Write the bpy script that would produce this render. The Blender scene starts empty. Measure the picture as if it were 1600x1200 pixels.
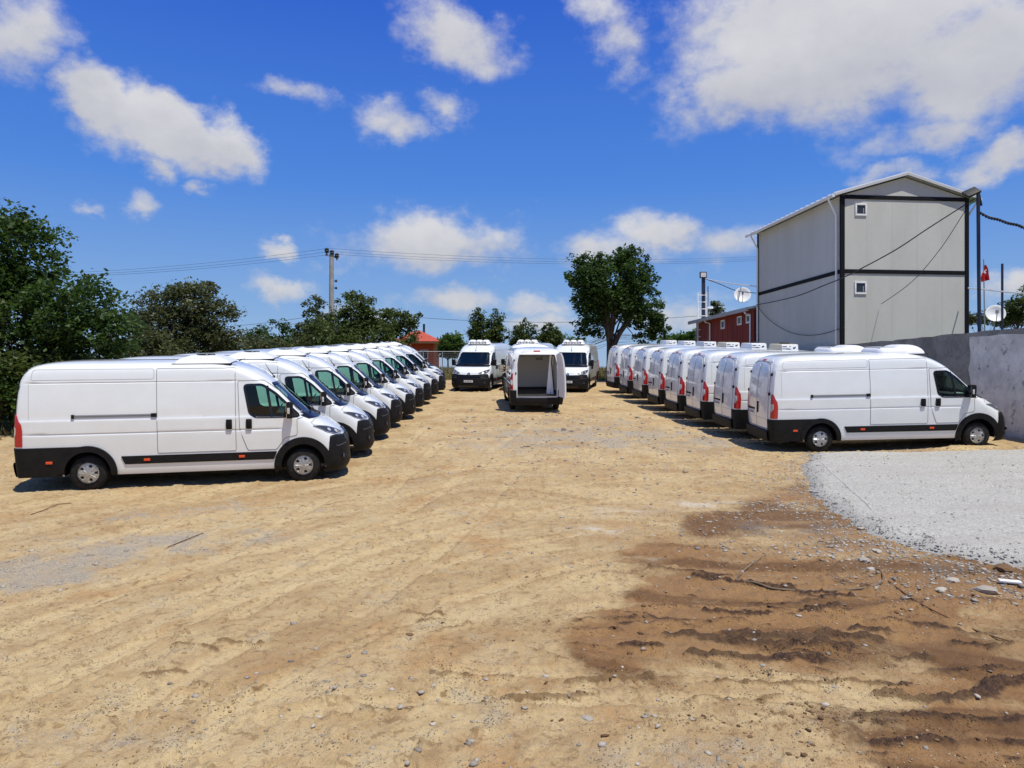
import bpy, bmesh, math, random
import numpy as np
from mathutils import Vector, Matrix
from mathutils.geometry import tessellate_polygon
R = math.radians
random.seed(7)
np.random.seed(7)
C = bpy.context.scene.collection
scene = bpy.context.scene

# ------------------------------------------------------------------ camera
EYE = 3.05                                   # the photographer stands well above the lot
cam_d = bpy.data.cameras.new('camera'); cam = bpy.data.objects.new('camera', cam_d); C.objects.link(cam)
cam.location = (0, 0, EYE); cam.rotation_euler = (R(90), 0, 0)
cam_d.sensor_width = 36; cam_d.lens = 27.0; cam_d.clip_start = .1; cam_d.clip_end = 6000
scene.camera = cam

# ------------------------------------------------------------------ sun, sky, exposure
SUN_TO = Vector((.24, -.34, 1.0)).normalized()
SUN_EL = math.asin(SUN_TO.z); SUN_AZ = math.atan2(SUN_TO.x, SUN_TO.y)
sl = bpy.data.lights.new('sun', 'SUN'); sun = bpy.data.objects.new('sun', sl); C.objects.link(sun)
sl.energy = 4.6; sl.angle = R(.53); sl.color = (1, .96, .86)
sun.rotation_euler = SUN_TO.to_track_quat('Z', 'Y').to_euler(); sun.location = (20, -20, 60)
scene.view_settings.view_transform = 'Standard'; scene.view_settings.look = 'None'
scene.view_settings.gamma = 1; scene.view_settings.use_curve_mapping = False
scene.view_settings.exposure = 0.0

class NT:
    """small node helper"""
    def __init__(s, tree): s.t = tree
    def n(s, typ, **kw):
        nd = s.t.nodes.new(typ)
        for k, v in kw.items():
            if k == 'inp':
                for i, val in v.items():
                    if hasattr(val, 'node') and hasattr(val, 'is_output'): s.t.links.new(val, nd.inputs[i])
                    else: nd.inputs[i].default_value = val
            else: setattr(nd, k, v)
        return nd
    def m(s, op, a, b=None, c=None, clamp=False):
        nd = s.t.nodes.new('ShaderNodeMath'); nd.operation = op; nd.use_clamp = clamp
        for i, v in enumerate((a, b, c)):
            if v is None: continue
            if hasattr(v, 'is_output'): s.t.links.new(v, nd.inputs[i])
            else: nd.inputs[i].default_value = v
        return nd.outputs[0]
    def mix(s, f, a, b, blend='MIX'):
        nd = s.t.nodes.new('ShaderNodeMix'); nd.data_type = 'RGBA'; nd.blend_type = blend
        for i, v in ((0, f), (6, a), (7, b)):
            if hasattr(v, 'is_output'): s.t.links.new(v, nd.inputs[i])
            else: nd.inputs[i].default_value = v if i == 0 else (tuple(v) + (1,))[:4]
        return nd.outputs[2]
    def ramp(s, f, lo, hi):
        nd = s.t.nodes.new('ShaderNodeMapRange'); nd.interpolation_type = 'SMOOTHSTEP'
        s.t.links.new(f, nd.inputs[0]); nd.inputs[1].default_value = lo; nd.inputs[2].default_value = hi
        return nd.outputs[0]
    def noise(s, vec, scale, detail=4, rough=.55, out=0, **kw):
        nd = s.t.nodes.new('ShaderNodeTexNoise'); nd.inputs['Scale'].default_value = scale
        nd.inputs['Detail'].default_value = detail; nd.inputs['Roughness'].default_value = rough
        if vec is not None: s.t.links.new(vec, nd.inputs['Vector'])
        return nd.outputs[out]

def az_el(px, py):
    """photo pixel -> (azimuth, elevation) of a direction, radians"""
    dx, dz = (px - 800) / 1200, (600 - py) / 1200
    return math.atan2(dx, 1), math.atan2(dz, math.hypot(1, dx))

def make_world():
    w = bpy.data.worlds.new('World'); scene.world = w; w.use_nodes = True
    t = w.node_tree; t.nodes.clear(); N = NT(t)
    sky = N.n('ShaderNodeTexSky', sky_type='NISHITA', sun_disc=False, sun_elevation=SUN_EL, sun_rotation=SUN_AZ,
              altitude=100, air_density=1.0, dust_density=.35, ozone_density=2.2)
    co = N.n('ShaderNodeTexCoord').outputs['Generated']
    sep = N.n('ShaderNodeSeparateXYZ', inp={0: co})
    x, y, z = sep.outputs
    hs = N.n('ShaderNodeHueSaturation', inp={1: 1.32, 2: .95, 4: sky.outputs[0]})
    # clouds
    az = N.m('ARCTAN2', x, y)
    el = N.m('ARCSINE', z)
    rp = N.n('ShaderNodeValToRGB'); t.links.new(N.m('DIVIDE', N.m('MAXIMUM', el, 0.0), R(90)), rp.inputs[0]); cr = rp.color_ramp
    for i, (p, c) in enumerate(((0, (.37, .53, .80)), (.055, (.26, .46, .83)), (.16, (.090, .280, .86)), (.30, (.036, .140, .74)), (.55, (.030, .120, .42)), (1, (.024, .095, .31)))):  # upper stops, out of view, darkened to lessen blue ambient light
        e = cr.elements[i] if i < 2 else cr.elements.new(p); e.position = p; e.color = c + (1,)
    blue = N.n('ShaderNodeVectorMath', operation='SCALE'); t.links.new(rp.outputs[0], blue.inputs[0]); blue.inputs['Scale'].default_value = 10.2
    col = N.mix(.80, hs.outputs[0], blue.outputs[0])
    cv = N.n('ShaderNodeCombineXYZ', inp={0: az, 1: N.m('MULTIPLY', el, 1.35), 2: 0.0}).outputs[0]
    fb = N.noise(cv, 9.0, 11, .60)
    fb2 = N.noise(cv, 26, 9, .64)
    wv = N.n('ShaderNodeTexNoise', inp={'Scale': 11.0, 'Detail': 6.0, 'Roughness': .62}); t.links.new(cv, wv.inputs['Vector'])
    ws = N.n('ShaderNodeSeparateXYZ', inp={0: wv.outputs['Color']})
    azw = N.m('ADD', az, N.m('MULTIPLY', N.m('SUBTRACT', ws.outputs[0], .5), .10))
    elw = N.m('ADD', el, N.m('MULTIPLY', N.m('SUBTRACT', ws.outputs[1], .5), .075))
    clouds = [  # px, py, rx, ry, tilt deg, weight
        (20, 50, 105, 75, 20, .95), (160, 158, 88, 50, -25, 1.1), (270, 195, 120, 50, -16, 1.25), (355, 228, 66, 40, -28, 1.05),
        (255, 250, 44, 26, -20, .80), (228, 312, 46, 26, 0, .75), (322, 283, 34, 18, 0, .8),
        (715, 58, 105, 56, -6, .95), (450, 145, 95, 26, -5, .74), (612, 182, 66, 38, 0, .80), (692, 162, 52, 32, -25, .78),
        (965, 60, 56, 80, 25, .76), (930, 15, 60, 30, 0, .66),
        (1330, 40, 290, 130, 0, 1.3), (1190, 120, 150, 78, 15, 1.1), (1520, 90, 170, 118, 0, 1.15), (1130, 10, 80, 30, 0, .7),
        (1470, 212, 160, 40, 5, .80), (1570, 250, 95, 36, 5, .95), (1380, 280, 80, 22, 0, .72),
        (680, 378, 160, 50, 0, 1.05), (760, 385, 90, 40, 0, .8), (1035, 365, 90, 38, -5, .95), (930, 388, 80, 42, 0, .88),
        (435, 385, 36, 16, 0, .82), (445, 450, 62, 24, -15, .85), (700, 468, 105, 32, 0, .9), (835, 476, 70, 24, 0, .75),
        (840, 508, 95, 26, 0, .80), (1140, 380, 100, 46, 0, .78), (1060, 500, 120, 36, 0, .78), (560, 500, 120, 26, 0, .66),
        (1575, 440, 90, 30, 0, .85), (10, 195, 36, 28, 0, .5), (130, 318, 36, 16, 0, .7), (1260, 470, 200, 40, 0, .5)]
    dens = None; shade = None
    for px, py, rx, ry, tilt, wgt in clouds:
        a0, e0 = az_el(px, py); k = math.cos(a0) ** 2 / 1200; ke = math.cos(a0) / 1200
        da = N.m('SUBTRACT', azw, a0); de = N.m('SUBTRACT', elw, e0)
        c, s_ = math.cos(R(tilt)), math.sin(R(tilt))
        u = N.m('ADD', N.m('MULTIPLY', da, c / (rx * k)), N.m('MULTIPLY', de, s_ / (rx * ke)))
        v = N.m('ADD', N.m('MULTIPLY', da, -s_ / (ry * k)), N.m('MULTIPLY', de, c / (ry * ke)))
        q = N.m('ADD', N.m('MULTIPLY', u, u), N.m('MULTIPLY', v, v))
        g = N.m('MULTIPLY', N.m('EXPONENT', N.m('MULTIPLY', q, -.9)), wgt)
        dens = g if dens is None else N.m('MAXIMUM', dens, g)
        sg = N.m('MULTIPLY', g, N.m('MAXIMUM', N.m('MINIMUM', v, 1.0), -1.0))
        shade = sg if shade is None else N.m('ADD', shade, sg)
    # broken cloud round the unseen sky, its cover set to temper ambient tint
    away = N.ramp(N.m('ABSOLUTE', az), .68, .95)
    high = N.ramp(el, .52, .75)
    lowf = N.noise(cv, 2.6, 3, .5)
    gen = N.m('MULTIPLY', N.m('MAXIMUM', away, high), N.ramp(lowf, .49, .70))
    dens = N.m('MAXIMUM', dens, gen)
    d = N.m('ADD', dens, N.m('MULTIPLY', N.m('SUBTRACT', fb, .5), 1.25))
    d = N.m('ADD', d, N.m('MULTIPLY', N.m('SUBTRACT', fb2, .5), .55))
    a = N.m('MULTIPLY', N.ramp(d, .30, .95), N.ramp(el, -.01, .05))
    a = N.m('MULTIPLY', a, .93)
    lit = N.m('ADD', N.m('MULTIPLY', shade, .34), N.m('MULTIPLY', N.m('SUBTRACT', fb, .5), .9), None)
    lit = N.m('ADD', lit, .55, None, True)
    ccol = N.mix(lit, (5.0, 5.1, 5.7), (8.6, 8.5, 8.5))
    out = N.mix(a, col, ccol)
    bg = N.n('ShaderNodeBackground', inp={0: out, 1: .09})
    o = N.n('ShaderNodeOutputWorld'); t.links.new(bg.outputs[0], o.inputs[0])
make_world()

# ------------------------------------------------------------------ helpers
def tag(o, label=None, cat=None, group=None, kind=None):
    if label: o['label'] = label
    if cat: o['category'] = cat
    if group: o['group'] = group
    if kind: o['kind'] = kind
    return o
def empty(name, loc=(0, 0, 0), label=None, cat=None, group=None, rz=0):
    o = bpy.data.objects.new(name, None); C.objects.link(o); o.location = loc; o.rotation_euler = (0, 0, rz)
    o.empty_display_size = .3
    return tag(o, label, cat, group)
def copy_tree(o, parent=None):
    c = o.copy(); C.objects.link(c)
    if parent is not None: c.parent = parent
    for ch in list(o.children): copy_tree(ch, c)
    return c
def at(px, py, Y):
    """world point on the ray of a photo pixel at distance Y"""
    return Vector(((px - 800) / 1200 * Y, Y, EYE + (600 - py) / 1200 * Y))

class MB:
    def __init__(s): s.v = []; s.f = []; s.m = []; s.sm = []
    def add(s, vs, fs, mat=0, smooth=False):
        b = len(s.v); s.v.extend([tuple(p) for p in vs])
        for f in fs: s.f.append(tuple(b + i for i in f)); s.m.append(mat); s.sm.append(smooth)
    def box(s, c, d, mat=0, rot=None, taper=1.0):
        x, y, z = d[0] / 2, d[1] / 2, d[2] / 2; t = taper
        vs = [Vector(p) for p in ((-x, -y, -z), (x, -y, -z), (x, y, -z), (-x, y, -z), (-x*t, -y*t, z), (x*t, -y*t, z), (x*t, y*t, z), (-x*t, y*t, z))]
        if rot is not None: vs = [rot @ v for v in vs]
        s.add([v + Vector(c) for v in vs], [(0, 3, 2, 1), (4, 5, 6, 7), (0, 1, 5, 4), (1, 2, 6, 5), (2, 3, 7, 6), (3, 0, 4, 7)], mat)
    def bar(s, a, b, w, h, mat=0, up=(0, 0, 1)):
        a, b = Vector(a), Vector(b); d = (b - a); L = d.length; d.normalize()
        u = Vector(up); sd = d.cross(u)
        if sd.length < 1e-4: u = Vector((0, 1, 0)); sd = d.cross(u)
        sd.normalize(); u = sd.cross(d)
        rot = Matrix((d, sd, u)).transposed()
        s.box((a + b) / 2, (L, w, h), mat, rot)
    def tube(s, pts, r, n=8, mat=0, cap=True):
        pts = [Vector(p) for p in pts]; rs = r if isinstance(r, (list, tuple)) else [r] * len(pts)
        vs = []; up = Vector((0, 0, 1))
        for i, p in enumerate(pts):
            d = (pts[min(i + 1, len(pts) - 1)] - pts[max(i - 1, 0)]).normalized()
            a = d.cross(up)
            if a.length < .05: a = d.cross(Vector((1, 0, 0)))
            a.normalize(); b = a.cross(d)
            for k in range(n):
                t = 2 * math.pi * k / n; vs.append(p + (a * math.cos(t) + b * math.sin(t)) * rs[i])
        fs = [(i*n + k, i*n + (k+1) % n, (i+1)*n + (k+1) % n, (i+1)*n + k) for i in range(len(pts) - 1) for k in range(n)]
        s.add(vs, fs, mat, True)
        if cap:
            s.add(vs[:n], [tuple(range(n))], mat); s.add(vs[-n:], [tuple(reversed(range(n)))], mat)
    def lathe(s, prof, c, axis='y', n=32, mat=0, flip=1, smooth=True):
        """prof: (radius, along) pairs round an axis through c"""
        vs = []
        for r, h in prof:
            for k in range(n):
                t = 2 * math.pi * k / n; a, b = r * math.cos(t), r * math.sin(t)
                vs.append((c[0] + a, c[1] + h * flip, c[2] + b) if axis == 'y' else ((c[0] + a, c[1] + b, c[2] + h) if axis == 'z' else (c[0] + h * flip, c[1] + a, c[2] + b)))
        fs = [(i*n + k, i*n + (k+1) % n, (i+1)*n + (k+1) % n, (i+1)*n + k) for i in range(len(prof) - 1) for k in range(n)]
        s.add(vs, fs, mat, smooth)
    def grid(s, rows, mat=0, smooth=True, closed=False):
        n = len(rows[0]); vs = [p for r in rows for p in r]
        fs = []
        for i in range(len(rows) - 1):
            for k in range(n if closed else n - 1):
                k2 = (k + 1) % n; fs.append((i*n + k, i*n + k2, (i+1)*n + k2, (i+1)*n + k))
        s.add(vs, fs, mat, smooth)
    def mesh(s, name, mats):
        me = bpy.data.meshes.new(name); me.from_pydata(s.v, [], s.f)
        for m in mats: me.materials.append(m)
        me.polygons.foreach_set('material_index', s.m); me.polygons.foreach_set('use_smooth', s.sm)
        me.update(); return me
    def build(s, name, mats, parent=None, fix=True, sharp=40, bevel=0):
        if not isinstance(mats, (list, tuple)): mats = [mats]
        me = s.mesh(name, mats)
        bm = bmesh.new(); bm.from_mesh(me)
        bmesh.ops.remove_doubles(bm, verts=bm.verts, dist=1e-5)
        if bevel: bmesh.ops.bevel(bm, geom=[e for e in bm.edges if len(e.link_faces) == 2 and e.calc_face_angle(0) > R(40)], offset=bevel, segments=2, affect='EDGES', profile=.6)
        if fix: bmesh.ops.recalc_face_normals(bm, faces=bm.faces)
        bm.to_mesh(me); bm.free()
        if sharp: me.set_sharp_from_angle(angle=R(sharp))
        o = bpy.data.objects.new(name, me); C.objects.link(o)
        if parent is not None: o.parent = parent
        return o

# ------------------------------------------------------------------ materials
M = {}
def mat(name, col, rough=.6, metal=0, coat=0, spec=.5, var=0, vscale=3, bump=0, bscale=30, col2=None, emit=None):
    m = bpy.data.materials.new(name); m.use_nodes = True; t = m.node_tree; N = NT(t)
    b = t.nodes['Principled BSDF']
    b.inputs['Roughness'].default_value = rough; b.inputs['Metallic'].default_value = metal
    b.inputs['Coat Weight'].default_value = coat; b.inputs['Coat Roughness'].default_value = .06
    b.inputs['Specular IOR Level'].default_value = spec
    co = N.n('ShaderNodeTexCoord').outputs['Object']
    if var:
        f = N.ramp(N.noise(co, vscale, 6, .6), .3, .7)
        c2 = col2 or tuple(c * (1 - var) for c in col)
        t.links.new(N.mix(f, c2, col), b.inputs['Base Color'])
    else: b.inputs['Base Color'].default_value = tuple(col) + (1,)
    if bump:
        bp = N.n('ShaderNodeBump', inp={0: bump, 1: .02}); t.links.new(N.noise(co, bscale, 5, .6), bp.inputs['Height']); t.links.new(bp.outputs[0], b.inputs['Normal'])
    if emit: b.inputs['Emission Color'].default_value = tuple(col) + (1,); b.inputs['Emission Strength'].default_value = emit
    M[name] = m; return m
mat('white_paint', (.785, .812, .805), .28, coat=1.0, var=.03, vscale=2.2, col2=(.755, .775, .765))
mat('black_plastic', (.006, .006, .0075), .6, spec=.22, var=.35, vscale=9, col2=(.012, .0115, .011), bump=.05, bscale=160)
mat('gloss_black', (.008, .008, .010), .18)
mat('interior', (.035, .036, .04), .8)
mat('cargo_white', (.93, .93, .92), .45)
mat('cargo_floor', (.045, .045, .045), .55, var=.3, vscale=4)
mat('seam', (.16, .163, .17), .7)
mat('seam_light', (.42, .425, .43), .6)
mat('rubber', (.010, .010, .010), .85, spec=.25, var=.45, vscale=14, col2=(.026, .024, .021), bump=.08, bscale=60)
mat('hub_silver', (.50, .51, .52), .34, metal=.75, var=.12, vscale=20)
mat('dark_grey', (.09, .09, .095), .4)
mat('chrome', (.7, .7, .72), .15, metal=1)
mat('red_lens', (.42, .008, .012), .14, coat=.6)
mat('orange_lens', (.72, .075, .015), .3, coat=.3)
mat('clear_lens', (.62, .62, .64), .1, coat=.8, metal=.3)
mat('headlight_inner', (.10, .105, .12), .12, metal=.55, coat=.9)
mat('plate_white', (.72, .73, .74), .4)
mat('plate_blue', (.03, .09, .38), .4)
mat('ink', (.03, .03, .035), .6)
mat('unit_white', (.82, .82, .815), .38, coat=.2)
mat('unit_cream', (.72, .62, .41), .45, coat=.1)
mat('unit_grey', (.60, .61, .62), .45, coat=.1)
mat('silver_rail', (.42, .43, .44), .35, metal=.7)

def glass_mat(name, tint, gloss=.05):
    m = bpy.data.materials.new(name); m.use_nodes = True; t = m.node_tree; t.nodes.clear(); N = NT(t)
    tr = N.n('ShaderNodeBsdfTransparent', inp={0: tuple(tint) + (1,)})
    gl = N.n('ShaderNodeBsdfGlossy', inp={0: (1, 1, 1, 1), 1: .02})
    fr = N.n('ShaderNodeFresnel', inp={0: 1.52})
    f = N.m('ADD', N.m('MULTIPLY', fr.outputs[0], .8), gloss, None, True)
    mx = N.n('ShaderNodeMixShader', inp={0: f, 1: tr.outputs[0], 2: gl.outputs[0]})
    o = N.n('ShaderNodeOutputMaterial'); t.links.new(mx.outputs[0], o.inputs[0]); M[name] = m
glass_mat('side_glass', (.52, .78, .68), .0)
glass_mat('screen_glass', (.66, .76, .72), .09)
# ================================================================== THE VAN
def interp(kn):
    xs, ys = zip(*kn)
    return lambda z: float(np.interp(z, xs, ys))
_W = interp([(.2, .93), (.30, .965), (.36, .985), (.5, 1.0), (.67, 1.008), (.9, 1.018), (1.08, 1.022), (1.375, 1.017), (1.397, 1.006), (1.6, .993), (1.85, .968), (2.1, .938), (2.25, .916), (2.33, .897), (2.39, .865), (2.435, .815), (2.47, .735), (2.495, .62), (2.51, .46), (2.52, .24), (2.523, .05)])
XF = interp([(.2, 6.26), (.32, 6.335), (.48, 6.36), (.77, 6.33), (.93, 6.25), (1.05, 6.14), (1.16, 6.00), (1.25, 5.86), (1.31, 5.73), (1.36, 5.62), (1.68, 5.28), (2.01, 4.93), (2.12, 4.805), (2.2, 4.70), (2.28, 4.575), (2.34, 4.46), (2.40, 4.31), (2.44, 4.17), (2.475, 3.98), (2.50, 3.75), (2.515, 3.4), (2.523, 3.1)])
DF = interp([(.2, .55), (.95, .6), (1.2, .62), (1.36, .5), (1.6, .44), (2.1, .42), (2.3, .5), (2.523, .6)])
NF = interp([(.2, 2.7), (1.2, 2.6), (1.4, 2.9), (2.1, 2.9), (2.4, 2.5), (2.523, 2.2)])
XR = interp([(.2, .12), (.30, .10), (.9, .07), (1.4, .085), (1.9, .135), (2.15, .18), (2.28, .225), (2.36, .285), (2.42, .37), (2.465, .50), (2.495, .70), (2.51, .95), (2.523, 1.6)])
DR = interp([(.2, .14), (2.1, .14), (2.4, .25), (2.523, .4)])
NR = 3.2
def sm(a, b, x):
    t = min(1, max(0, (x - a) / (b - a))); return t * t * (3 - 2 * t)
def groove(x, z):
    g = 0
    mk = sm(.36, .46, x) * (1 - sm(4.9, 5.05, x))
    d = abs(z - 1.115); g += .014 * mk * max(0, 1 - (d / .022) ** 2) if d < .022 else 0
    mk2 = sm(.36, .46, x) * (1 - sm(4.05, 4.15, x))
    d = abs(z - 2.10); g += .012 * mk2 * max(0, 1 - (d / .018) ** 2) if d < .018 else 0
    return g
def ysurf(x, z):
    w = _W(z); xf, d, n = XF(z), DF(z), NF(z); xr, dr = XR(z), DR(z)
    if x > xf - d:
        t = min(1, (x - xf + d) / d); y = w * max(0, 1 - t ** n) ** (1 / n)
    elif x < xr + dr:
        t = min(1, (xr + dr - x) / dr); y = w * max(0, 1 - t ** NR) ** (1 / NR)
    else: y = w
    return y - groove(x, z)
def P_side(s): return lambda u, v: Vector((u, s * ysurf(u, v), v))
def P_phi(u, v):                                   # u: degrees round the nose, signed
    w, xf, d, n = _W(v), XF(v), DF(v), NF(v); a = R(abs(u))
    return Vector((xf - d + d * max(0, math.cos(a)) ** (2 / n), math.copysign(w * math.sin(a) ** (2 / n), u), v))
def P_fy(u, v):                                    # u: y across the nose
    w, xf, d, n = _W(v), XF(v), DF(v), NF(v); t = min(1, abs(u) / w)
    return Vector((xf - d + d * max(0, 1 - t ** n) ** (1 / n), u, v))
def P_ry(u, v):                                    # u: y across the tail
    w, xr, d = _W(v), XR(v), DR(v); t = min(1, abs(u) / w)
    return Vector((xr + d - d * max(0, 1 - t ** NR) ** (1 / NR), u, v))
def P_rc(s):                                       # u in 0..1 round the rear corner, beyond 1 metres along the side
    def f(u, v):
        w, xr, d = _W(v), XR(v), DR(v)
        if u <= 1:
            a = R(90 * u); return Vector((xr + d - d * max(0, math.cos(a)) ** (2 / NR), s * w * math.sin(a) ** (2 / NR), v))
        return Vector((xr + d + (u - 1), s * w, v))
    return f
VC = Vector((3.2, 0, 1.2))
def pn(P, u, v, off, e=.004, eu=None):
    eu = eu or e
    p = P(u, v); n = (P(u + eu, v) - P(u - eu, v)).cross(P(u, v + e) - P(u, v - e))
    if n.length < 1e-9: return p
    n.normalize()
    q = p - VC; q.x *= .3
    if n.dot(q) < 0: n = -n
    return p + n * off
def patch(mb, P, poly, off, m=0, du=.12, dv=.10, holes=(), thick=.0, eu=None, vcuts=(), smooth=True):
    polys = [[Vector((a, b, 0)) for a, b in poly]] + [[Vector((a, b, 0)) for a, b in h] for h in holes]
    flat = [p for q in polys for p in q]
    tris = tessellate_polygon(polys)
    bm = bmesh.new(); vs = [bm.verts.new(p) for p in flat]
    for t in tris:
        try: bm.faces.new([vs[i] for i in t])
        except ValueError: pass
    us = [p.x for p in flat]; ws = [p.y for p in flat]
    def cut(lo, hi, st, nor, extra=()):
        k = math.ceil(lo / st) * st; L = list(extra)
        while k < hi: L.append(k); k += st
        for c in L:
            if lo < c < hi:
                bmesh.ops.bisect_plane(bm, geom=bm.verts[:] + bm.edges[:] + bm.faces[:], plane_co=(c, c, 0), plane_no=nor, dist=1e-6)
    cut(min(us), max(us), du, (1, 0, 0)); cut(min(ws), max(ws), dv, (0, 1, 0), vcuts)
    bm.verts.index_update()
    b = [(v.co.x, v.co.y) for v in bm.verts]
    top = [pn(P, u, v, off, eu=eu) for u, v in b]
    fs = [tuple(v.index for v in f.verts) for f in bm.faces]
    mb.add(top, fs, m, smooth)
    if thick:
        bot = [pn(P, u, v, off - thick, eu=eu) for u, v in b]; n = len(top)
        ed = [(e.verts[0].index, e.verts[1].index) for e in bm.edges if len(e.link_faces) == 1]
        mb.add(top + bot, [(a, c, n + c, n + a) for a, c in ed], m, False)
    bm.free()
def strip(mb, P, path, w, off, m=0, closed=False, step=.08, eu=None):
    pts = []
    seq = path + ([path[0]] if closed else [])
    for (a, b), (c, d) in zip(seq[:-1], seq[1:]):
        k = max(1, int(math.hypot(c - a, d - b) / step))
        for i in range(k): pts.append((a + (c - a) * i / k, b + (d - b) * i / k))
    if not closed: pts.append(seq[-1])
    n = len(pts); L = []; Rr = []
    for i, (a, b) in enumerate(pts):
        p0 = pts[(i - 1) % n] if closed or i > 0 else pts[i]; p1 = pts[(i + 1) % n] if closed or i < n - 1 else pts[i]
        dx, dy = p1[0] - p0[0], p1[1] - p0[1]; l = math.hypot(dx, dy) or 1
        nx, ny = -dy / l * w / 2, dx / l * w / 2
        L.append(pn(P, a + nx, b + ny, off, eu=eu)); Rr.append(pn(P, a - nx, b - ny, off, eu=eu))
    rows = [[l, r] for l, r in zip(L, Rr)]
    if closed: rows.append(rows[0])
    mb.grid(rows, m, False)
def rounded(poly, r, n=4):
    out = []; k = len(poly)
    for i in range(k):
        p = Vector(poly[i]); a = (Vector(poly[i - 1]) - p); b = (Vector(poly[(i + 1) % k]) - p)
        q = min(r, a.length * .45, b.length * .45); A = p + a.normalized() * q; B = p + b.normalized() * q
        for j in range(n + 1):
            t = j / n; c = A * (1 - t) ** 2 + p * 2 * t * (1 - t) + B * t * t; out.append((c.x, c.y))
    return out
def arc(cx, cz, r, a0, a1, n=22):
    return [(cx + r * math.cos(R(a0 + (a1 - a0) * i / n)), cz + r * math.sin(R(a0 + (a1 - a0) * i / n))) for i in range(n + 1)]

SIDE_WIN = rounded([(4.285, 2.015), (4.63, 2.02), (4.89, 1.83), (5.14, 1.58), (5.36, 1.365), (4.50, 1.37), (4.385, 1.44)], .07)
SCREEN = rounded([(-.90, 1.40), (.90, 1.40), (.76, 2.03), (-.76, 2.03)], .08)
REAR_OPEN = rounded([(-.765, .64), (.765, .64), (.765, 1.9), (.70, 2.24), (-.70, 2.24), (-.765, 1.9)], .06)
FA, RA = (5.415, .36), (1.38, .36)                # wheel arch centres

def prism_obj(poly, axis, a, b, m):
    mb = MB(); n = len(poly)
    def pt(p, t): return (p[0], t, p[1]) if axis == 'y' else (t, p[0], p[1])
    vs = [pt(p, a) for p in poly] + [pt(p, b) for p in poly]
    mb.add(vs, [tuple(range(n)), tuple(range(2*n - 1, n - 1, -1))] + [(i, (i+1) % n, n + (i+1) % n, n + i) for i in range(n)])
    return mb.build('cutter', m, sharp=0)
def outline(z, inset=0, rear=None, front=None, nf=14, ns=26, nr=8):
    w, xf, d, n = _W(z) - inset, XF(z) - inset, DF(z), NF(z); xr, dr = XR(z) + inset, DR(z)
    if front is not None: xf, d = front, .15
    half = []
    for i in range(nf + 1):
        a = R(90 * i / nf); half.append((xf - d + d * max(0, math.cos(a)) ** (2 / n), w * max(0, math.sin(a)) ** (2 / n)))
    x0 = xf - d; x1 = (xr + dr) if rear is None else rear
    for i in range(1, ns + 1):
        x = x0 + (x1 - x0) * i / ns; half.append((x, w - (groove(x, z) if not inset else 0)))
    if rear is None:
        for i in range(1, nr + 1):
            a = R(90 * (1 - i / nr)); half.append((xr + dr - dr * max(0, math.cos(a)) ** (2 / NR), w * max(0, math.sin(a)) ** (2 / NR)))
    else: half.append((rear, 0.0))
    full = half + [(x, -y) for x, y in reversed(half[1:-1])]
    return [(x, y, z) for x, y in full]
def loft(rows, mats, bottom_mat=0):
    mb = MB(); mb.grid(list(reversed(rows)), 0, True, closed=True)
    for row, mm in ((rows[0], bottom_mat), (rows[-1], 0)):
        c = (sum(p[0] for p in row) / len(row), 0, row[0][2]); n = len(row)
        mb.add(list(row) + [c], [(i, (i+1) % n, n) for i in range(n)], mm, True)
    return mb.build('loft', mats, sharp=0)
def boolean(o, cutters):
    for c in cutters:
        md = o.modifiers.new('b', 'BOOLEAN'); md.operation = 'DIFFERENCE'; md.solver = 'EXACT'; md.object = c
        try: md.material_mode = 'TRANSFER'
        except Exception: pass
    dg = bpy.context.evaluated_depsgraph_get()
    me = bpy.data.meshes.new_from_object(o.evaluated_get(dg))
    for c in cutters: bpy.data.objects.remove(c)
    bpy.data.objects.remove(o)
    return me
def body_mesh(open_rear):
    zs = sorted(set([.30, .36, .43, .5, .58, .67, .75, .83, .9, .98, 1.05, 1.085, 1.094, 1.105, 1.115, 1.126, 1.136, 1.17, 1.21, 1.25, 1.28, 1.31, 1.335, 1.36, 1.378, 1.392, 1.41, 1.48, 1.58, 1.68, 1.78, 1.9, 2.01, 2.07, 2.082, 2.09, 2.10, 2.11, 2.118, 2.15, 2.2, 2.24, 2.28, 2.31, 2.34, 2.37, 2.40, 2.42, 2.44, 2.458, 2.475, 2.488, 2.50, 2.508, 2.515, 2.52, 2.523]))
    body = loft([outline(z) for z in zs], [M['white_paint'], M['black_plastic']], 1)
    cut = []
    I = M['interior']
    rows = [outline(.78, .06, 3.85, 5.12), outline(1.30, .06, 3.85, 5.12), outline(1.375, .06, 3.85), outline(1.68, .06, 3.85), outline(1.9, .06, 3.85), outline(2.06, .06, 3.85), outline(2.14, .08, 3.85)]
    cut.append(loft(rows, [I]))
    cut.append(prism_obj(SIDE_WIN, 'y', -1.4, 1.4, [M['gloss_black']]))
    cut.append(prism_obj(SCREEN, 'x', 4.62, 6.6, [M['gloss_black']]))
    for (cx, cz), r in ((FA, .445), (RA, .425)):
        for s in (1, -1):
            cut.append(prism_obj(arc(cx, cz, r, 0, 360, 35)[:-1], 'y', s * .60, s * 1.4, [M['black_plastic']]))
    if open_rear:
        cut.append(prism_obj([(.35, .66), (3.3, .66), (3.3, 2.27), (.35, 2.27)], 'y', -.86, .86, [M['cargo_white']]))
        cut.append(prism_obj(REAR_OPEN, 'x', -.5, .6, [M['white_paint']]))
    me = boolean(body, cut)
    me.name = 'van_body_open' if open_rear else 'van_body'
    me.set_sharp_from_angle(angle=R(38))
    return me

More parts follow.
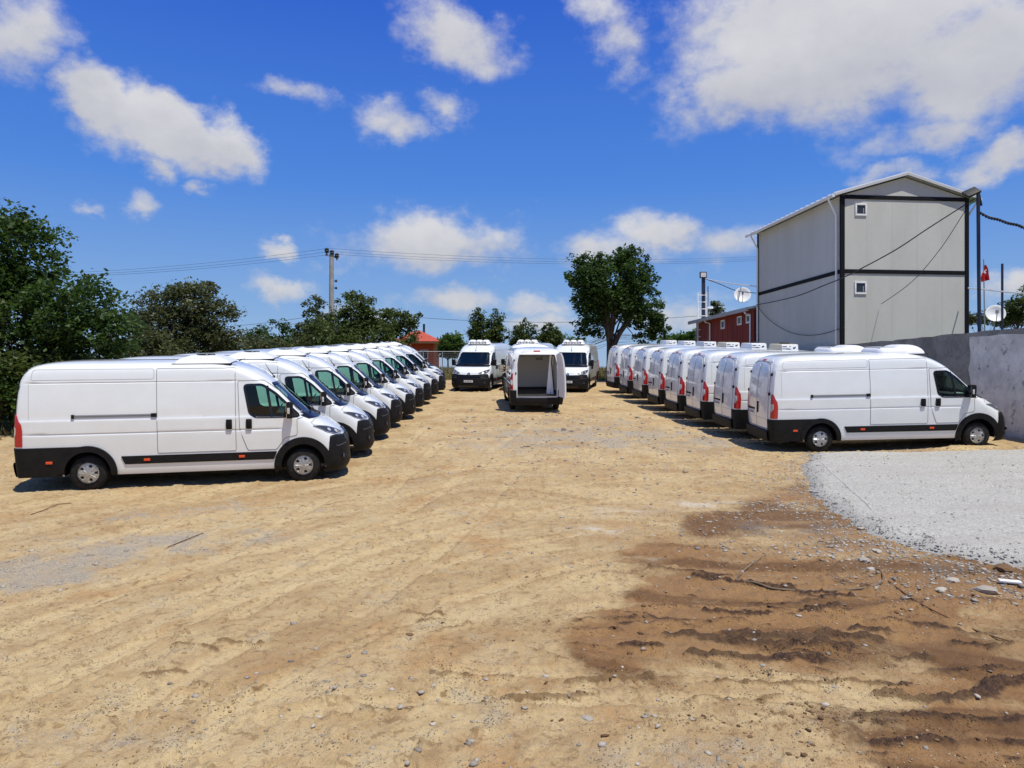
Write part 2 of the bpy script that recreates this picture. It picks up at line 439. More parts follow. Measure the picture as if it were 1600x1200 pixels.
def wheel(parent, x, s):
    c = (x, 0, .345)
    root_y = s * .985
    t = MB()
    t.lathe([(.20, .015), (.215, 0), (.29, -.004), (.318, -.02), (.335, -.045), (.345, -.06)], (x, root_y, .345), n=40, flip=s)
    for k in range(4):                              # tread ribs
        h = -.06 - k * .026; t.lathe([(.345, h), (.345, h - .019), (.337, h - .0205), (.337, h - .0255), (.345, h - .026)], (x, root_y, .345), n=40, flip=s)
    t.lathe([(.345, -.164), (.325, -.20), (.29, -.215), (.2, -.21)], (x, root_y, .345), n=40, flip=s)
    rim = MB(); rim.lathe([(.205, .005), (.203, -.02), (.19, -.03), (.19, -.2)], (x, root_y, .345), n=32, flip=s)
    rim.lathe([(.19, -.05), (.001, -.05)], (x, root_y, .345), n=32, flip=s)
    w = rim.build('wheel', M['black_plastic'], parent)
    t.build('tyre', M['rubber'], w)
    h = MB(); NA = 80; rr = [.004, .03, .034, .07, .105, .116, .16, .170, .19, .207]
    rows = []
    for r in rr:
        row = []
        for k in range(NA):
            a = 360 * k / NA + 18 * (s > 0); f = ((a + 36) % 72) - 36
            hh = .016 * (1 - (r / .207) ** 2) + (.006 if .03 <= r <= .034 else 0) - .012
            hh += .009 * (abs(((a + 18) % 36) - 18) < 4) * (.05 < r < .18)
            if abs(f) < 11 and .11 < r < .165: hh -= .02
            row.append((x + r * math.cos(R(a)), root_y + s * hh, .345 + r * math.sin(R(a))))
        rows.append(row)
    n = NA
    for i in range(len(rr) - 1):
        for k in range(NA):
            a = 360 * (k + .5) / NA + 18 * (s > 0); f = ((a + 36) % 72) - 36; rm = (rr[i] + rr[i + 1]) / 2
            f2 = ((a + 72) % 72) - 36
            dark = (abs(f) < 11 and .116 <= rm <= .16) or (9 < abs(f2) < 14 and .14 < rm < .17)
            h.add([rows[i][k], rows[i][(k+1) % n], rows[i+1][(k+1) % n], rows[i+1][k]], [(0, 1, 2, 3)], 1 if dark else 0, not dark)
    h.build('hubcap', [M['hub_silver'], M['gloss_black']], w, sharp=30)
    return w

def rear_door(parent, s, hinge_rot=None):
    """s = +1 left, -1 right; hinge_rot swings it open (degrees)"""
    d = MB()
    poly = [(s * .006, .62), (s * .80, .62), (s * .815, 1.5), (s * .80, 1.9), (s * .755, 2.15), (s * .66, 2.27), (s * .3, 2.315), (s * .006, 2.325)]
    op = hinge_rot is not None
    patch(d, P_ry, poly, .014, 0, thick=.06 if op else .014)
    if op: patch(d, P_ry, poly, -.046, 2)
    strip(d, P_ry, poly, .014, .0155 if not op else .0155, 1, closed=True)
    pan = [(s * .07, 1.45), (s * .72, 1.45), (s * .72, 1.9), (s * .67, 2.12), (s * .58, 2.22), (s * .07, 2.25)]
    pan = rounded(pan, .05)
    strip(d, P_ry, pan, .012, .0165, 3, closed=True)
    strip(d, P_ry, [(s * .06, .86), (s * .74, .86)], .012, .0165, 3)
    o = d.build('rear_door', [M['white_paint'], M['seam'], M['cargo_white'], M['seam_light']], parent)
    out = [o]
    p = MB(); patch(p, P_ry, pan, .022, 0, thick=.012); out.append(p.build('door_panel', M['white_paint'], o))
    hg = MB()
    for z in (.80, 1.52, 2.02):
        q = P_ry(s * .815, z); hg.box((q.x - .01, s * .835, z), (.05, .06, .075))
    out.append(hg.build('hinge', M['black_plastic'], o, bevel=.008))
    h = MB()
    if s < 0:
        q = P_ry(-.10, 1.13); h.box((q.x - .018, -.10, 1.13), (.045, .075, .30))
        out.append(h.build('door_handle', M['black_plastic'], o, bevel=.018))
    else:
        q = P_ry(.45, .98); h.box((q.x - .018, .45, 1.06), (.03, .56, .05)); out.append(h.build('plate_light', M['black_plastic'], o, bevel=.01))
        n = MB(); n.box((q.x - .018, .45, .965), (.012, .50, .12)); n.box((q.x - .0245, .45 + .215, .965), (.004, .045, .105), 1)
        for i, yy in enumerate((.14, .10, .03, -.01, -.05, -.11, -.155, -.20)): n.box((q.x - .0245, .45 + yy, .965), (.003, .022, .07), 2)
        out.append(n.build('number_plate', [M['plate_white'], M['plate_blue'], M['ink']], o))
    if op:
        hx, hy = P_ry(s * .82, 1.3).x + .02, s * .84
        T = Matrix.Translation((hx, hy, 0)) @ Matrix.Rotation(R(hinge_rot), 4, 'Z') @ Matrix.Translation((-hx, -hy, 0))
        for q in out: q.data.transform(T)
    return o

def cooling_unit(kind, parent, cover=None):
    wm = M['unit_white']
    def dome(x0, x1, y0, y1, z0, h, rnd=.3, lean=.0, power=4, n=18, pe=.35):
        mb = MB(); rows = []
        for t in [0, .25, .5, .7, .84, .93, .98, 1]:
            k = (1 - t ** power) ** (1 / power) if t < 1 else .02
            k = 1 - rnd * (1 - k) if t < 1 else (1 - rnd) * .9
            row = []
            for i in range(n * 4):
                a = 2 * math.pi * i / (n * 4); ca, sa = math.cos(a), math.sin(a)
                ex = math.copysign(abs(ca) ** pe, ca); ey = math.copysign(abs(sa) ** pe, sa)
                row.append(((x0 + x1) / 2 + ex * (x1 - x0) / 2 * k + lean * t, (y0 + y1) / 2 + ey * (y1 - y0) / 2 * k, z0 + h * t))
            rows.append(row)
        mb.grid(rows, 0, True, closed=True); mb.add(rows[-1], [tuple(range(len(rows[-1])))], 0, True)
        mb.add(rows[0], [tuple(range(len(rows[0])))], 0)
        return mb
    z = 2.50
    if kind == 'flat':
        mb = dome(2.92, 4.02, -.80, .80, z - .045, .165, .80, -.06, 1.5, pe=.16)
        o = mb.build('cooling_unit', wm, parent, sharp=50)
        sk = MB(); sk.box((3.47, 0, z - .052), (1.12, 1.62, .014)); sk.bar((4.02, -.74, z - .045), (4.13, -.70, z - .005), .05, .012); sk.bar((4.02, .74, z - .045), (4.13, .70, z - .005), .05, .012)
        sk.build('skirt', M['black_plastic'], o)
        f = MB(); f.lathe([(.17, -.03), (.19, .0), (.18, .012), (.02, .01)], (3.46, -.16, z + .118), axis='z', n=24); f.build('fan_opening', M['gloss_black'], o)
        k = MB()
        for dx, l in ((.0, .03), (.05, .05), (.12, .03), (.17, .06), (.25, .03), (.30, .05)): k.bar((3.22 + dx, -.60, z + .045), (3.22 + dx + l, -.60, z + .048), .03, .006)
        k.build('print', M['seam_light'], o)
    elif kind == 'box':
        mb = MB(); mb.box((3.12, 0, z + .085), (.60, 1.10, .24), 0, taper=.90)
        o = mb.build('cooling_unit', M[cover or 'unit_white'], parent, bevel=.03)
        c = MB()                                   # the white side cover carries the print
        c.box((3.12, -.545, z + .085), (.54, .03, .215), 0, rot=Matrix.Rotation(R(11.5), 3, 'X').inverted()); c.build('side_cover', M['unit_white'], o, bevel=.008)
        k = MB(); rot = Matrix.Rotation(R(11.5), 3, 'X').inverted()
        for dx, dz, l, h in ((-.20, .05, .16, .026), (.0, .052, .06, .02), (-.15, -.035, .26, .016), (.14, -.01, .07, .05), (.19, .02, .03, .05), (-.05, -.055, .18, .010)): k.box((3.12 + dx * .9, -.564 + dz * .2, z + .085 + dz * .8), (l * .9, .006, h), 0, rot)
        k.build('print', M['ink'], o)
        f = MB(); f.lathe([(.15, 0), (.17, .02), (.15, .04), (.02, .035)], (3.2, .1, z + .207), axis='z', n=20); f.build('fan_opening', M['black_plastic'], o)
    elif kind == 'hump':
        mb = dome(3.05, 3.86, -.62, .62, z - .03, .17, .35, .02, 2.6)
        o = mb.build('cooling_unit', wm, parent, sharp=50)
        d2 = dome(3.55, 4.32, -.60, .60, z - .028, .23, .75, -.04, 2.0); d2.build('front_dome', wm, o, sharp=60)
        sk = MB(); sk.box((3.68, 0, z - .04), (1.28, 1.24, .016)); sk.build('skirt', M['black_plastic'], o)
        rb = MB()
        for i in range(6): rb.box((3.16 + i * .07, 0, z + .145), (.03, .9, .012))
        rb.build('vent', M['unit_grey'], o)
    else:                                          # three lobes with slots facing forward
        mb = dome(3.55, 4.30, -.62, .62, z - .03, .13, .4, -.03, 2.4)
        o = mb.build('cooling_unit', wm, parent, sharp=50)
        for y in (-.38, 0, .38):
            l = dome(3.62, 4.26, y - .19, y + .19, z + .04, .17, .7, 0, 2.0, pe=.5); l.build('fan_housing', wm, o, sharp=60)
        v = MB()
        for i in range(11): v.bar((4.292, -.42 + i * .084, z - .005), (4.262, -.42 + i * .084, z + .115), .04, .012, up=(1, 0, .5))
        v.build('vent', M['gloss_black'], o)
    return o

def make_van(body_me, open_rear=False):
    root = empty('panel_van')
    b = bpy.data.objects.new('body', body_me); C.objects.link(b); b.parent = root
    wp, bp, sm_ = M['white_paint'], M['black_plastic'], M['seam']
    def mk(mb, name, mats, par=root, **k): return mb.build(name, mats, par, **k)
    for s in (1, -1):
        P = P_side(s)
        # cab door
        d = MB()
        door = rounded([(4.165, 2.10), (4.66, 2.115), (4.93, 1.90), (5.20, 1.62), (5.305, 1.50), (5.305, .98), (5.10, .93), (4.92, .70), (4.34, .70), (4.25, .95), (4.19, 1.15)], .05)
        # keep the front edge outside the window
        door = rounded([(4.165, 2.10), (4.66, 2.11), (4.95, 1.885), (5.22, 1.60), (5.42, 1.40), (5.42, 1.33), (5.305, 1.32), (5.305, .98), (5.06, .93), (4.90, .70), (4.34, .70), (4.25, .95), (4.19, 1.15)], .04)
        patch(d, P, door, .004, 0, holes=[SIDE_WIN], vcuts=(1.094, 1.104, 1.115, 1.126, 1.136, 1.378, 1.392), dv=.05, smooth=False)
        strip(d, P, door, .010, .0055, 1, closed=True)
        dr = mk(d, 'cab_door', [wp, sm_])
        g = MB(); patch(g, P, SIDE_WIN, -.012, 0); mk(g, 'window', M['side_glass'], dr)
        g = MB(); strip(g, P, SIDE_WIN, .05, .008, 0, closed=True, step=.05)
        strip(g, P, [(4.72, 1.99), (4.82, 1.37)], .055, .009, 0); mk(g, 'window_frame', M['gloss_black'], dr)
        g = MB(); patch(g, P, [(5.04, 1.365), (5.36, 1.365), (5.14, 1.58), (5.08, 1.60)], .012, 0, thick=.012); mk(g, 'mirror_sail', bp, dr)
        h = MB(); q = P(4.36, 1.235); h.box((4.37, q.y + s * .018, 1.235), (.115, .05, .20)); h.box((4.37, q.y + s * .048, 1.25), (.05, .022, .13)); mk(h, 'door_handle', bp, dr, bevel=.016)
        # sliding door and the plain panel behind it
        d = MB(); sd = rounded([(2.65, .70), (4.115, .70), (4.115, 2.36), (2.65, 2.36)], .03)
        patch(d, P, sd, .004, 0, vcuts=(1.094, 1.105, 1.115, 1.126, 1.136, 1.378, 1.392, 2.082, 2.09, 2.10, 2.11, 2.118), du=.5, dv=.05, smooth=False)
        strip(d, P, sd, .010, .0055, 1, closed=True)
        sdo = mk(d, 'sliding_door', [wp, sm_])
        h = MB(); q = P(4.02, 1.235); h.box((3.99, q.y + s * .018, 1.235), (.115, .05, .20)); h.box((3.99, q.y + s * .048, 1.25), (.05, .022, .13)); mk(h, 'door_handle', bp, sdo, bevel=.016)
        r = MB(); strip(r, P, [(1.16, 1.455), (2.58, 1.455)], .05, .010, 1); strip(r, P, [(1.16, 1.468), (2.58, 1.468)], .014, .018, 2); strip(r, P, [(1.16, 1.442), (2.58, 1.442)], .010, .018, 2)
        for x, l in ((1.15, .05), (2.595, .10)): q = P(x, 1.455); r.box((x, q.y + s * .012, 1.455), (l, .04, .075), 0)
        mk(r, 'slide_rail', [bp, M['seam'], M['silver_rail']])
        d = MB(); pan = rounded([(.40, 1.41), (2.60, 1.41), (2.60, 2.04), (.42, 2.04)], .04)
        strip(d, P, rounded([(.42, 2.16), (2.60, 2.16), (2.60, 2.36), (.46, 2.36)], .05), .010, .002, 0, closed=True)
        strip(d, P, [(.385, 2.10), (.385, 1.42)], .008, .002, 0)
        mk(d, 'panel_seam', [M['seam_light']])
        # trims
        t = MB(); patch(t, P, rounded([(1.98, .66), (2.05, .50), (4.84, .50), (4.90, .66)], .015), .016, 0, thick=.016, du=.4); mk(t, 'side_strip', bp)
        for (cx, cz), ri, ro, nm in ((FA, .43, .575, 1), (RA, .41, .525, 0)):
            t = MB(); a0 = -11
            if nm: op, ip = arc(cx, cz, ro, 196, 3, 28), arc(cx, cz, ri, -4, 188, 28)
            else: op, ip = arc(cx, cz, ro, 178, -6, 26), arc(cx, cz, ri, -8, 182, 26)
            patch(t, P, op + ip, .022 if nm else .040, 0, du=.08, dv=.08, thick=.06); mk(t, 'wheel_arch', bp)
        for x, z in ((.72, .58), (2.45, .58), (4.22, .58)):
            t = MB(); q = P(x, z); t.box((x, q.y + s * (.036 if x < 1 else .02), z), (.115, .02, .05)); mk(t, 'side_marker', M['orange_lens'], bevel=.006)
        # mirror
        m = MB(); m.box((5.17, s * 1.13, 1.56), (.13, .20, .22), 0); m.box((5.17, s * 1.13, 1.40), (.12, .19, .12), 0); m.bar((5.20, s * .98, 1.42), (5.19, s * 1.10, 1.42), .07, .06); m.bar((5.20, s * .96, 1.50), (5.19, s * 1.10, 1.56), .06, .06)
        mo = mk(m, 'mirror', bp, bevel=.03)
        m = MB(); m.box((5.15, s * 1.233, 1.50), (.05, .015, .12), 0); mk(m, 'indicator', M['clear_lens'], mo, bevel=.005)
        m = MB(); m.box((5.102, s * 1.13, 1.56), (.008, .16, .18)); m.box((5.108, s * 1.13, 1.40), (.008, .15, .085)); mk(m, 'mirror_glass', M['chrome'], mo)
        # lights
        l = MB(); hp = [(s * a, b) for a, b in ((74, 1.155), (62, 1.155), (46, 1.115), (32, 1.045), (22, .965), (32, .945), (50, .955), (64, 1.02))]
        patch(l, P_phi, hp, .012, 0, du=5, dv=.04, eu=.4, thick=.012)
        lo = mk(l, 'headlight', [M['headlight_inner']])
        l = MB(); strip(l, P_phi, hp, .010, .014, 0, closed=True, step=.05, eu=.4)
        for a, z in ((54, 1.055), (40, 1.01)):
            l2 = P_phi(s * a, z); nrm = (pn(P_phi, s * a, z, .02, eu=.4) - l2).normalized()
            ax = nrm.to_track_quat('Z', 'Y').to_matrix(); c = l2 + nrm * .014
            ring = [c + ax @ Vector((.042 * math.cos(2*math.pi*i/14), .042 * math.sin(2*math.pi*i/14), .004)) for i in range(14)]
            l.add(ring, [tuple(range(14))], 1)
        mk(l, 'lamp_reflector', [M['clear_lens'], M['clear_lens']], lo)
        pr = P_rc(s)
        l = MB(); patch(l, pr, [(.66, .90), (1.06, .90), (1.06, 1.20), (1.04, 1.32), (.98, 1.42), (.90, 1.49), (.82, 1.52), (.70, 1.52)], .016, 0, du=.08, dv=.1, thick=.016, eu=.004)
        lo = mk(l, 'tail_light', M['red_lens'])
        l = MB(); patch(l, pr, [(.68, 1.10), (.76, 1.06), (.90, 1.14), (.90, 1.26), (.70, 1.28)], .021, 0, du=.08, dv=.06, thick=.006); mk(l, 'reversing_lens', M['clear_lens'], lo)
        for x in (FA[0], RA[0]): wheel(root, x, s)
        # seat
        st = MB(); st.box((4.35, s * .48, .98), (.5, .50, .22)); st.bar((4.18, s * .48, 1.0), (4.0, s * .48, 1.66), .52, .15); st.bar((4.0, s * .48, 1.64), (3.96, s * .48, 1.84), .26, .10); mk(st, 'seat', M['interior'], bevel=.03)
        if not open_rear: rear_door(root, s)
    if open_rear:
        rear_door(root, 1, -262); rear_door(root, -1, 98)
    # nose
    f = MB(); rows = []
    ztop = interp([(0, .905), (30, .925), (58, .945), (66, .93), (76, .78), (80, .62), (84, .45), (86, .3)])
    us = [-85 + 170 * i / 68 for i in range(69)]
    for t in [0, .04, .12, .25, .4, .55, .7, .85, .96, 1]:
        row = []
        for u in us:
            zt = ztop(abs(u)); z = .20 + (zt - .20) * t
            off = .03 + .022 * sm(.50, .42, z) * (1 - abs(u) / 95) if z > .01 else .03
            off = .03 + (.02 if z < .45 else 0) * (1 - (abs(u) / 90) ** 4)
            off += -.012 * math.exp(-((z - .49) / .03) ** 2)
            if t in (0, 1): off -= .03
            row.append(pn(P_phi, u if abs(u) > .3 else .3, max(z, .21), off, eu=.3))
        rows.append(row)
    f.grid(rows, 0, True)
    fo = mk(f, 'front_bumper', bp)
    g = MB(); patch(g, P_phi, [(-36, .89), (36, .89), (30, .765), (-30, .765)], .034, 0, du=6, dv=.05, eu=.3, thick=.006)
    for z in (.795, .83, .865): strip(g, P_phi, [(-33, z), (33, z)], .012, .046, 1, step=4, eu=.3)
    mk(g, 'grille', [M['gloss_black'], bp], fo)
    g = MB(); patch(g, P_phi, [(-24, .36), (24, .36), (26, .29), (-26, .29)], .054, 0, du=6, dv=.05, eu=.3); mk(g, 'air_intake', M['gloss_black'], fo)
    for s in (1, -1):
        g = MB(); strip(g, P_phi, [(s * 36, .90), (s * 33, .76), (s * 62, .72), (s * 64, .75)], .018, .036, 0, step=3, eu=.3); mk(g, 'bumper_trim', M['dark_grey'], fo)
        g = MB(); q = pn(P_phi, s * 50, .50, .03, eu=.3); g.lathe([(.001, .03), (.04, .028), (.045, 0)], (q.x, q.y, q.z), axis='x', n=14); mk(g, 'fog_light', M['headlight_inner'], fo)
    n = MB(); xx = P_phi(.3, .56).x + .055
    n.box((xx, 0, .57), (.012, .52, .115)); n.box((xx + .0065, -.235, .57), (.004, .045, .105), 1)
    for yy in (-.16, -.12, -.05, -.01, .03, .09, .135, .18): n.box((xx + .0065, yy, .57), (.003, .022, .07), 2)
    mk(n, 'number_plate', [M['plate_white'], M['plate_blue'], M['ink']], fo)
    e = MB()                                       # two stacked chevrons on the nose
    for dz in (0, .055):
        for sy in (1, -1):
            a = P_phi(.3, .96 + dz); a = Vector((a.x + .02, 0, .965 + dz)); c = P_phi(4, .90 + dz)
            e.bar(a, (c.x + .02, sy * .085, .905 + dz), .014, .03, up=(1, 0, .4))
    mk(e, 'emblem', M['chrome'])
    h = MB(); hood = [(-68, 1.23), (-70, 1.175), (-46, 1.13), (-20, .985), (20, .985), (46, 1.13), (70, 1.175), (68, 1.23), (48, 1.285), (-48, 1.285)]
    patch(h, P_phi, hood, .004, 0, du=6, dv=.04, eu=.3); strip(h, P_phi, hood, .012, .0055, 1, closed=True, step=3, eu=.3); mk(h, 'hood', [wp, M['seam_light']])
    w = MB(); patch(w, P_fy, SCREEN, -.008, 0, du=.15, dv=.1); mk(w, 'windscreen', M['screen_glass'])
    w = MB(); strip(w, P_fy, SCREEN, .045, .004, 0, closed=True, step=.06); patch(w, P_phi, [(-66, 1.385), (66, 1.385), (60, 1.30), (-60, 1.30)], .012, 0, du=8, dv=.03, eu=.3); mk(w, 'windscreen_surround', M['gloss_black'])
    for y0, y1 in ((-.62, -.02), (.05, .66)):
        w = MB(); w.tube([pn(P_fy, y0 + (y1 - y0) * i / 5, 1.385 + .05 * i / 5, .03) for i in range(6)], .011, 6); mk(w, 'wiper', bp)
    pp = MB(); pp.box((5.30, -.30, 1.40), (.16, .24, .012)); mk(pp, 'paper', M['plate_white'])
    sw = MB(); sw.lathe([(.17, 0), (.185, .012), (.17, .024)], (0, 0, 0), axis='z', n=20)
    T = Matrix.Translation((4.86, .45, 1.36)) @ Matrix.Rotation(R(-55), 4, 'Y'); sw.v = [tuple(T @ Vector(v)) for v in sw.v]; mk(sw, 'steering_wheel', M['interior'])
    db = MB(); db.box((5.02, 0, 1.33), (.32, 1.70, .16)); db.box((4.86, -.1, 1.12), (.2, .5, .4)); mk(db, 'dashboard', M['interior'], bevel=.03)
    a = MB(); q = pn(P_fy, 0, 2.11, 0); a.lathe([(.035, 0), (.028, .03), (.01, .05)], (q.x - .02, 0, q.z), axis='z', n=10); a.tube([(q.x - .02, 0, q.z + .03), (q.x - .11, 0, q.z + .16), (q.x - .19, 0, q.z + .30)], [.010, .008, .005], 6); mk(a, 'antenna', bp)
    # tail
    r = MB()
    for s in (1, -1):
        rows = []
        for z in (.305, .31, .5, .62, .75, .865, .872):
            row = []; o2 = .03 if .308 < z < .87 else 0.004
            pr = P_rc(s)
            for k in range(10): u = .48 + .52 * k / 9; row.append(pn(pr, u, z, o2, eu=.01))
            xs0 = XR(z) + DR(z); xe = RA[0] - math.sqrt(max(0, .45 ** 2 - (z - RA[1]) ** 2))
            for k in range(1, 9): x = xs0 + (xe - xs0) * k / 8; row.append(pn(P_side(s), x, z, o2))
            rows.append(row)
        r.grid(rows, 0, True)
    rows = []
    for z, o2 in ((.305, .0), (.31, .06), (.40, .075), (.53, .085), (.575, .075), (.58, .0)):
        rows.append([pn(P_ry, -.84 + 1.68 * k / 14, z, o2) for k in range(15)])
    r.grid(rows, 0, True)
    mk(r, 'rear_bumper', bp, sharp=50)
    t = MB(); patch(t, P_ry, [(-.62, 2.335), (.62, 2.335), (.5, 2.40), (.3, 2.425), (-.3, 2.425), (-.5, 2.40)], .012, 0, du=.1, dv=.03, thick=.012); bl = mk(t, 'brake_light_housing', M['unit_grey'])
    t = MB(); patch(t, P_ry, [(-.13, 2.345), (.13, 2.345), (.12, 2.38), (-.12, 2.38)], .02, 0, du=.1, dv=.03, thick=.01); mk(t, 'brake_light', M['red_lens'], bl)
    t = MB(); t.tube([(1.38, -.85, .345), (1.38, .85, .345)], .06, 8); t.box((2.6, 0, .26), (2.2, .7, .1)); t.tube([(5.415, -.85, .345), (5.415, .85, .345)], .05, 8); t.box((5.3, 0, .3), (.9, 1.0, .14)); mk(t, 'axle', bp)
    if open_rear:
        q = MB(); q.box((1.82, 0, .668), (2.94, 1.70, .012)); q.box((.24, 0, .652), (.34, 1.5, .012), 0); mk(q, 'cargo_floor', M['cargo_floor'])
        q = MB(); q.box((3.285, 0, .73), (.02, 1.68, .11)); q.box((1.9, -.845, .73), (2.7, .02, .11)); q.box((1.9, .845, .73), (2.7, .02, .11)); mk(q, 'kick_board', M['cargo_floor'])
        q = MB(); q.box((3.15, -.1, 2.15), (.28, .9, .20)); mk(q, 'evaporator', M['unit_grey'], bevel=.02)
        q = MB(); q.box((3.27, -.38, 1.98), (.015, .30, .09)); mk(q, 'control_box', M['seam_light'])
        q = MB(); q.tube([(.42, -.62, 2.26), (.5, -.60, 1.9), (.55, -.66, 1.3), (.55, -.70, .9)], .022, 8); mk(q, 'strap', M['black_plastic'])
        q = MB(); q.bar((.62, -.60, 2.26), (.62, -.64, .68), .05, .09); q.bar((.64, -.62, 2.2), (.70, -.50, .68), .02, .16); mk(q, 'door_rail', M['cargo_white'])
    # mesh origin of everything is the tail; shift so that the root sits under the middle
    T = Matrix.Translation((-3.18, 0, 0))
    seen = set()
    def sh(o):
        if o.data and o.data.name not in seen: seen.add(o.data.name); o.data.transform(T)
        for c in o.children: sh(c)
    for c in root.children: sh(c)
    return root
# ================================================================== GROUND
def fade(t): return t * t * t * (t * (t * 6 - 15) + 10)
_rng = np.random.RandomState(3); _TAB = _rng.rand(65536)
def vnoise(x, y, seed=0):
    xi = np.floor(x).astype(np.int64); yi = np.floor(y).astype(np.int64); fx = fade(x - xi); fy = fade(y - yi)
    def h(a, b): return _TAB[((a * 73856093) ^ (b * 19349663) ^ (seed * 83492791)) & 65535]
    return (h(xi, yi) * (1 - fx) + h(xi + 1, yi) * fx) * (1 - fy) + (h(xi, yi + 1) * (1 - fx) + h(xi + 1, yi + 1) * fx) * fy
def fbm(x, y, oct=4, seed=0, gain=.5):
    s = 0; a = 1; n = 0
    for o in range(oct):
        s = s + a * vnoise(x * 2 ** o + 17.3 * o, y * 2 ** o - 9.1 * o, seed + o); n += a; a *= gain
    return s / n
def sst(a, b, x):
    t = np.clip((x - a) / (b - a), 0, 1); return t * t * (3 - 2 * t)
SL = .0658
def wall_x(y): return 14.30 - .1 * (y - 21.7)
PLATEAU = EYE + 1.58
def g_base(x, y):
    """large form of the land: the lot climbs away from the camera to a low crest"""
    x = np.asarray(x, float); y = np.asarray(y, float)
    k = sst(50, 92, y)
    z = SL * np.minimum(y, 50) + SL * np.clip(y - 50, 0, 42) * (1 - .62 * k)
    z = z - .012 * np.clip(y - 130, 0, 700) - .0658 * np.clip(-y - 15, 0, None) * .0
    z = np.where(y < -15, SL * -15, z)
    z = z + .10 * sst(9.0, 12.5, x) * sst(14, 17, y) * (1 - sst(21.5, 24, y))
    up = sst(0, .22, x - wall_x(y) - .06) * sst(9, 10, y) * (1 - sst(60, 75, y))
    z = z * (1 - up) + np.maximum(z, PLATEAU - .04) * up
    return z
def gz(x, y): return float(g_base(np.array([x]), np.array([y]))[0])
def gpix(px, py):
    """ground point seen at a photo pixel of the lot"""
    Y = 3660 / (py - 521); return ((px - 800) / 1200 * Y, Y)
def inside_soft(x, y, poly, seed=0, wob=.5, soft=.35):
    """soft mask of a ground polygon with a ragged edge"""
    xx = x + wob * (fbm(x * .9, y * .9, 4, seed) - .5) * 2; yy = y + wob * (fbm(x * .9, y * .9, 4, seed + 9) - .5) * 2
    n = len(poly); inside = np.zeros(x.shape, bool); dist = np.full(x.shape, 1e9)
    for i in range(n):
        x1, y1 = poly[i]; x2, y2 = poly[(i + 1) % n]
        c = ((y1 > yy) != (y2 > yy)) & (xx < (x2 - x1) * (yy - y1) / ((y2 - y1) or 1e-9) + x1); inside ^= c
        dx, dy = x2 - x1, y2 - y1; t = np.clip(((xx - x1) * dx + (yy - y1) * dy) / (dx * dx + dy * dy), 0, 1)
        dist = np.minimum(dist, np.hypot(xx - x1 - t * dx, yy - y1 - t * dy))
    sd = np.where(inside, dist, -dist)
    return sst(-soft, soft, sd), sd
WET = [gpix(*p) for p in ((868, 1018), (905, 965), (985, 900), (890, 880), (1010, 855), (1110, 800), (1180, 775), (1250, 752), (1345, 818), (1450, 850), (1600, 874), (1800, 905), (1900, 1250), (1450, 1250), (1345, 1150), (1320, 1085), (1420, 1045), (1290, 1040), (1100, 1035), (1060, 1085), (960, 1105), (905, 1060))]
PAD = [(7.45, 19.55), (6.2, 16.8), gpix(1246, 765), gpix(1285, 800), gpix(1335, 832), gpix(1440, 866), gpix(1530, 882), gpix(1610, 897), (9.5, 8.6), (16.5, 7.5), (15.6, 12), (14.9, 19.4), (12, 19.2), (10, 19.3)]
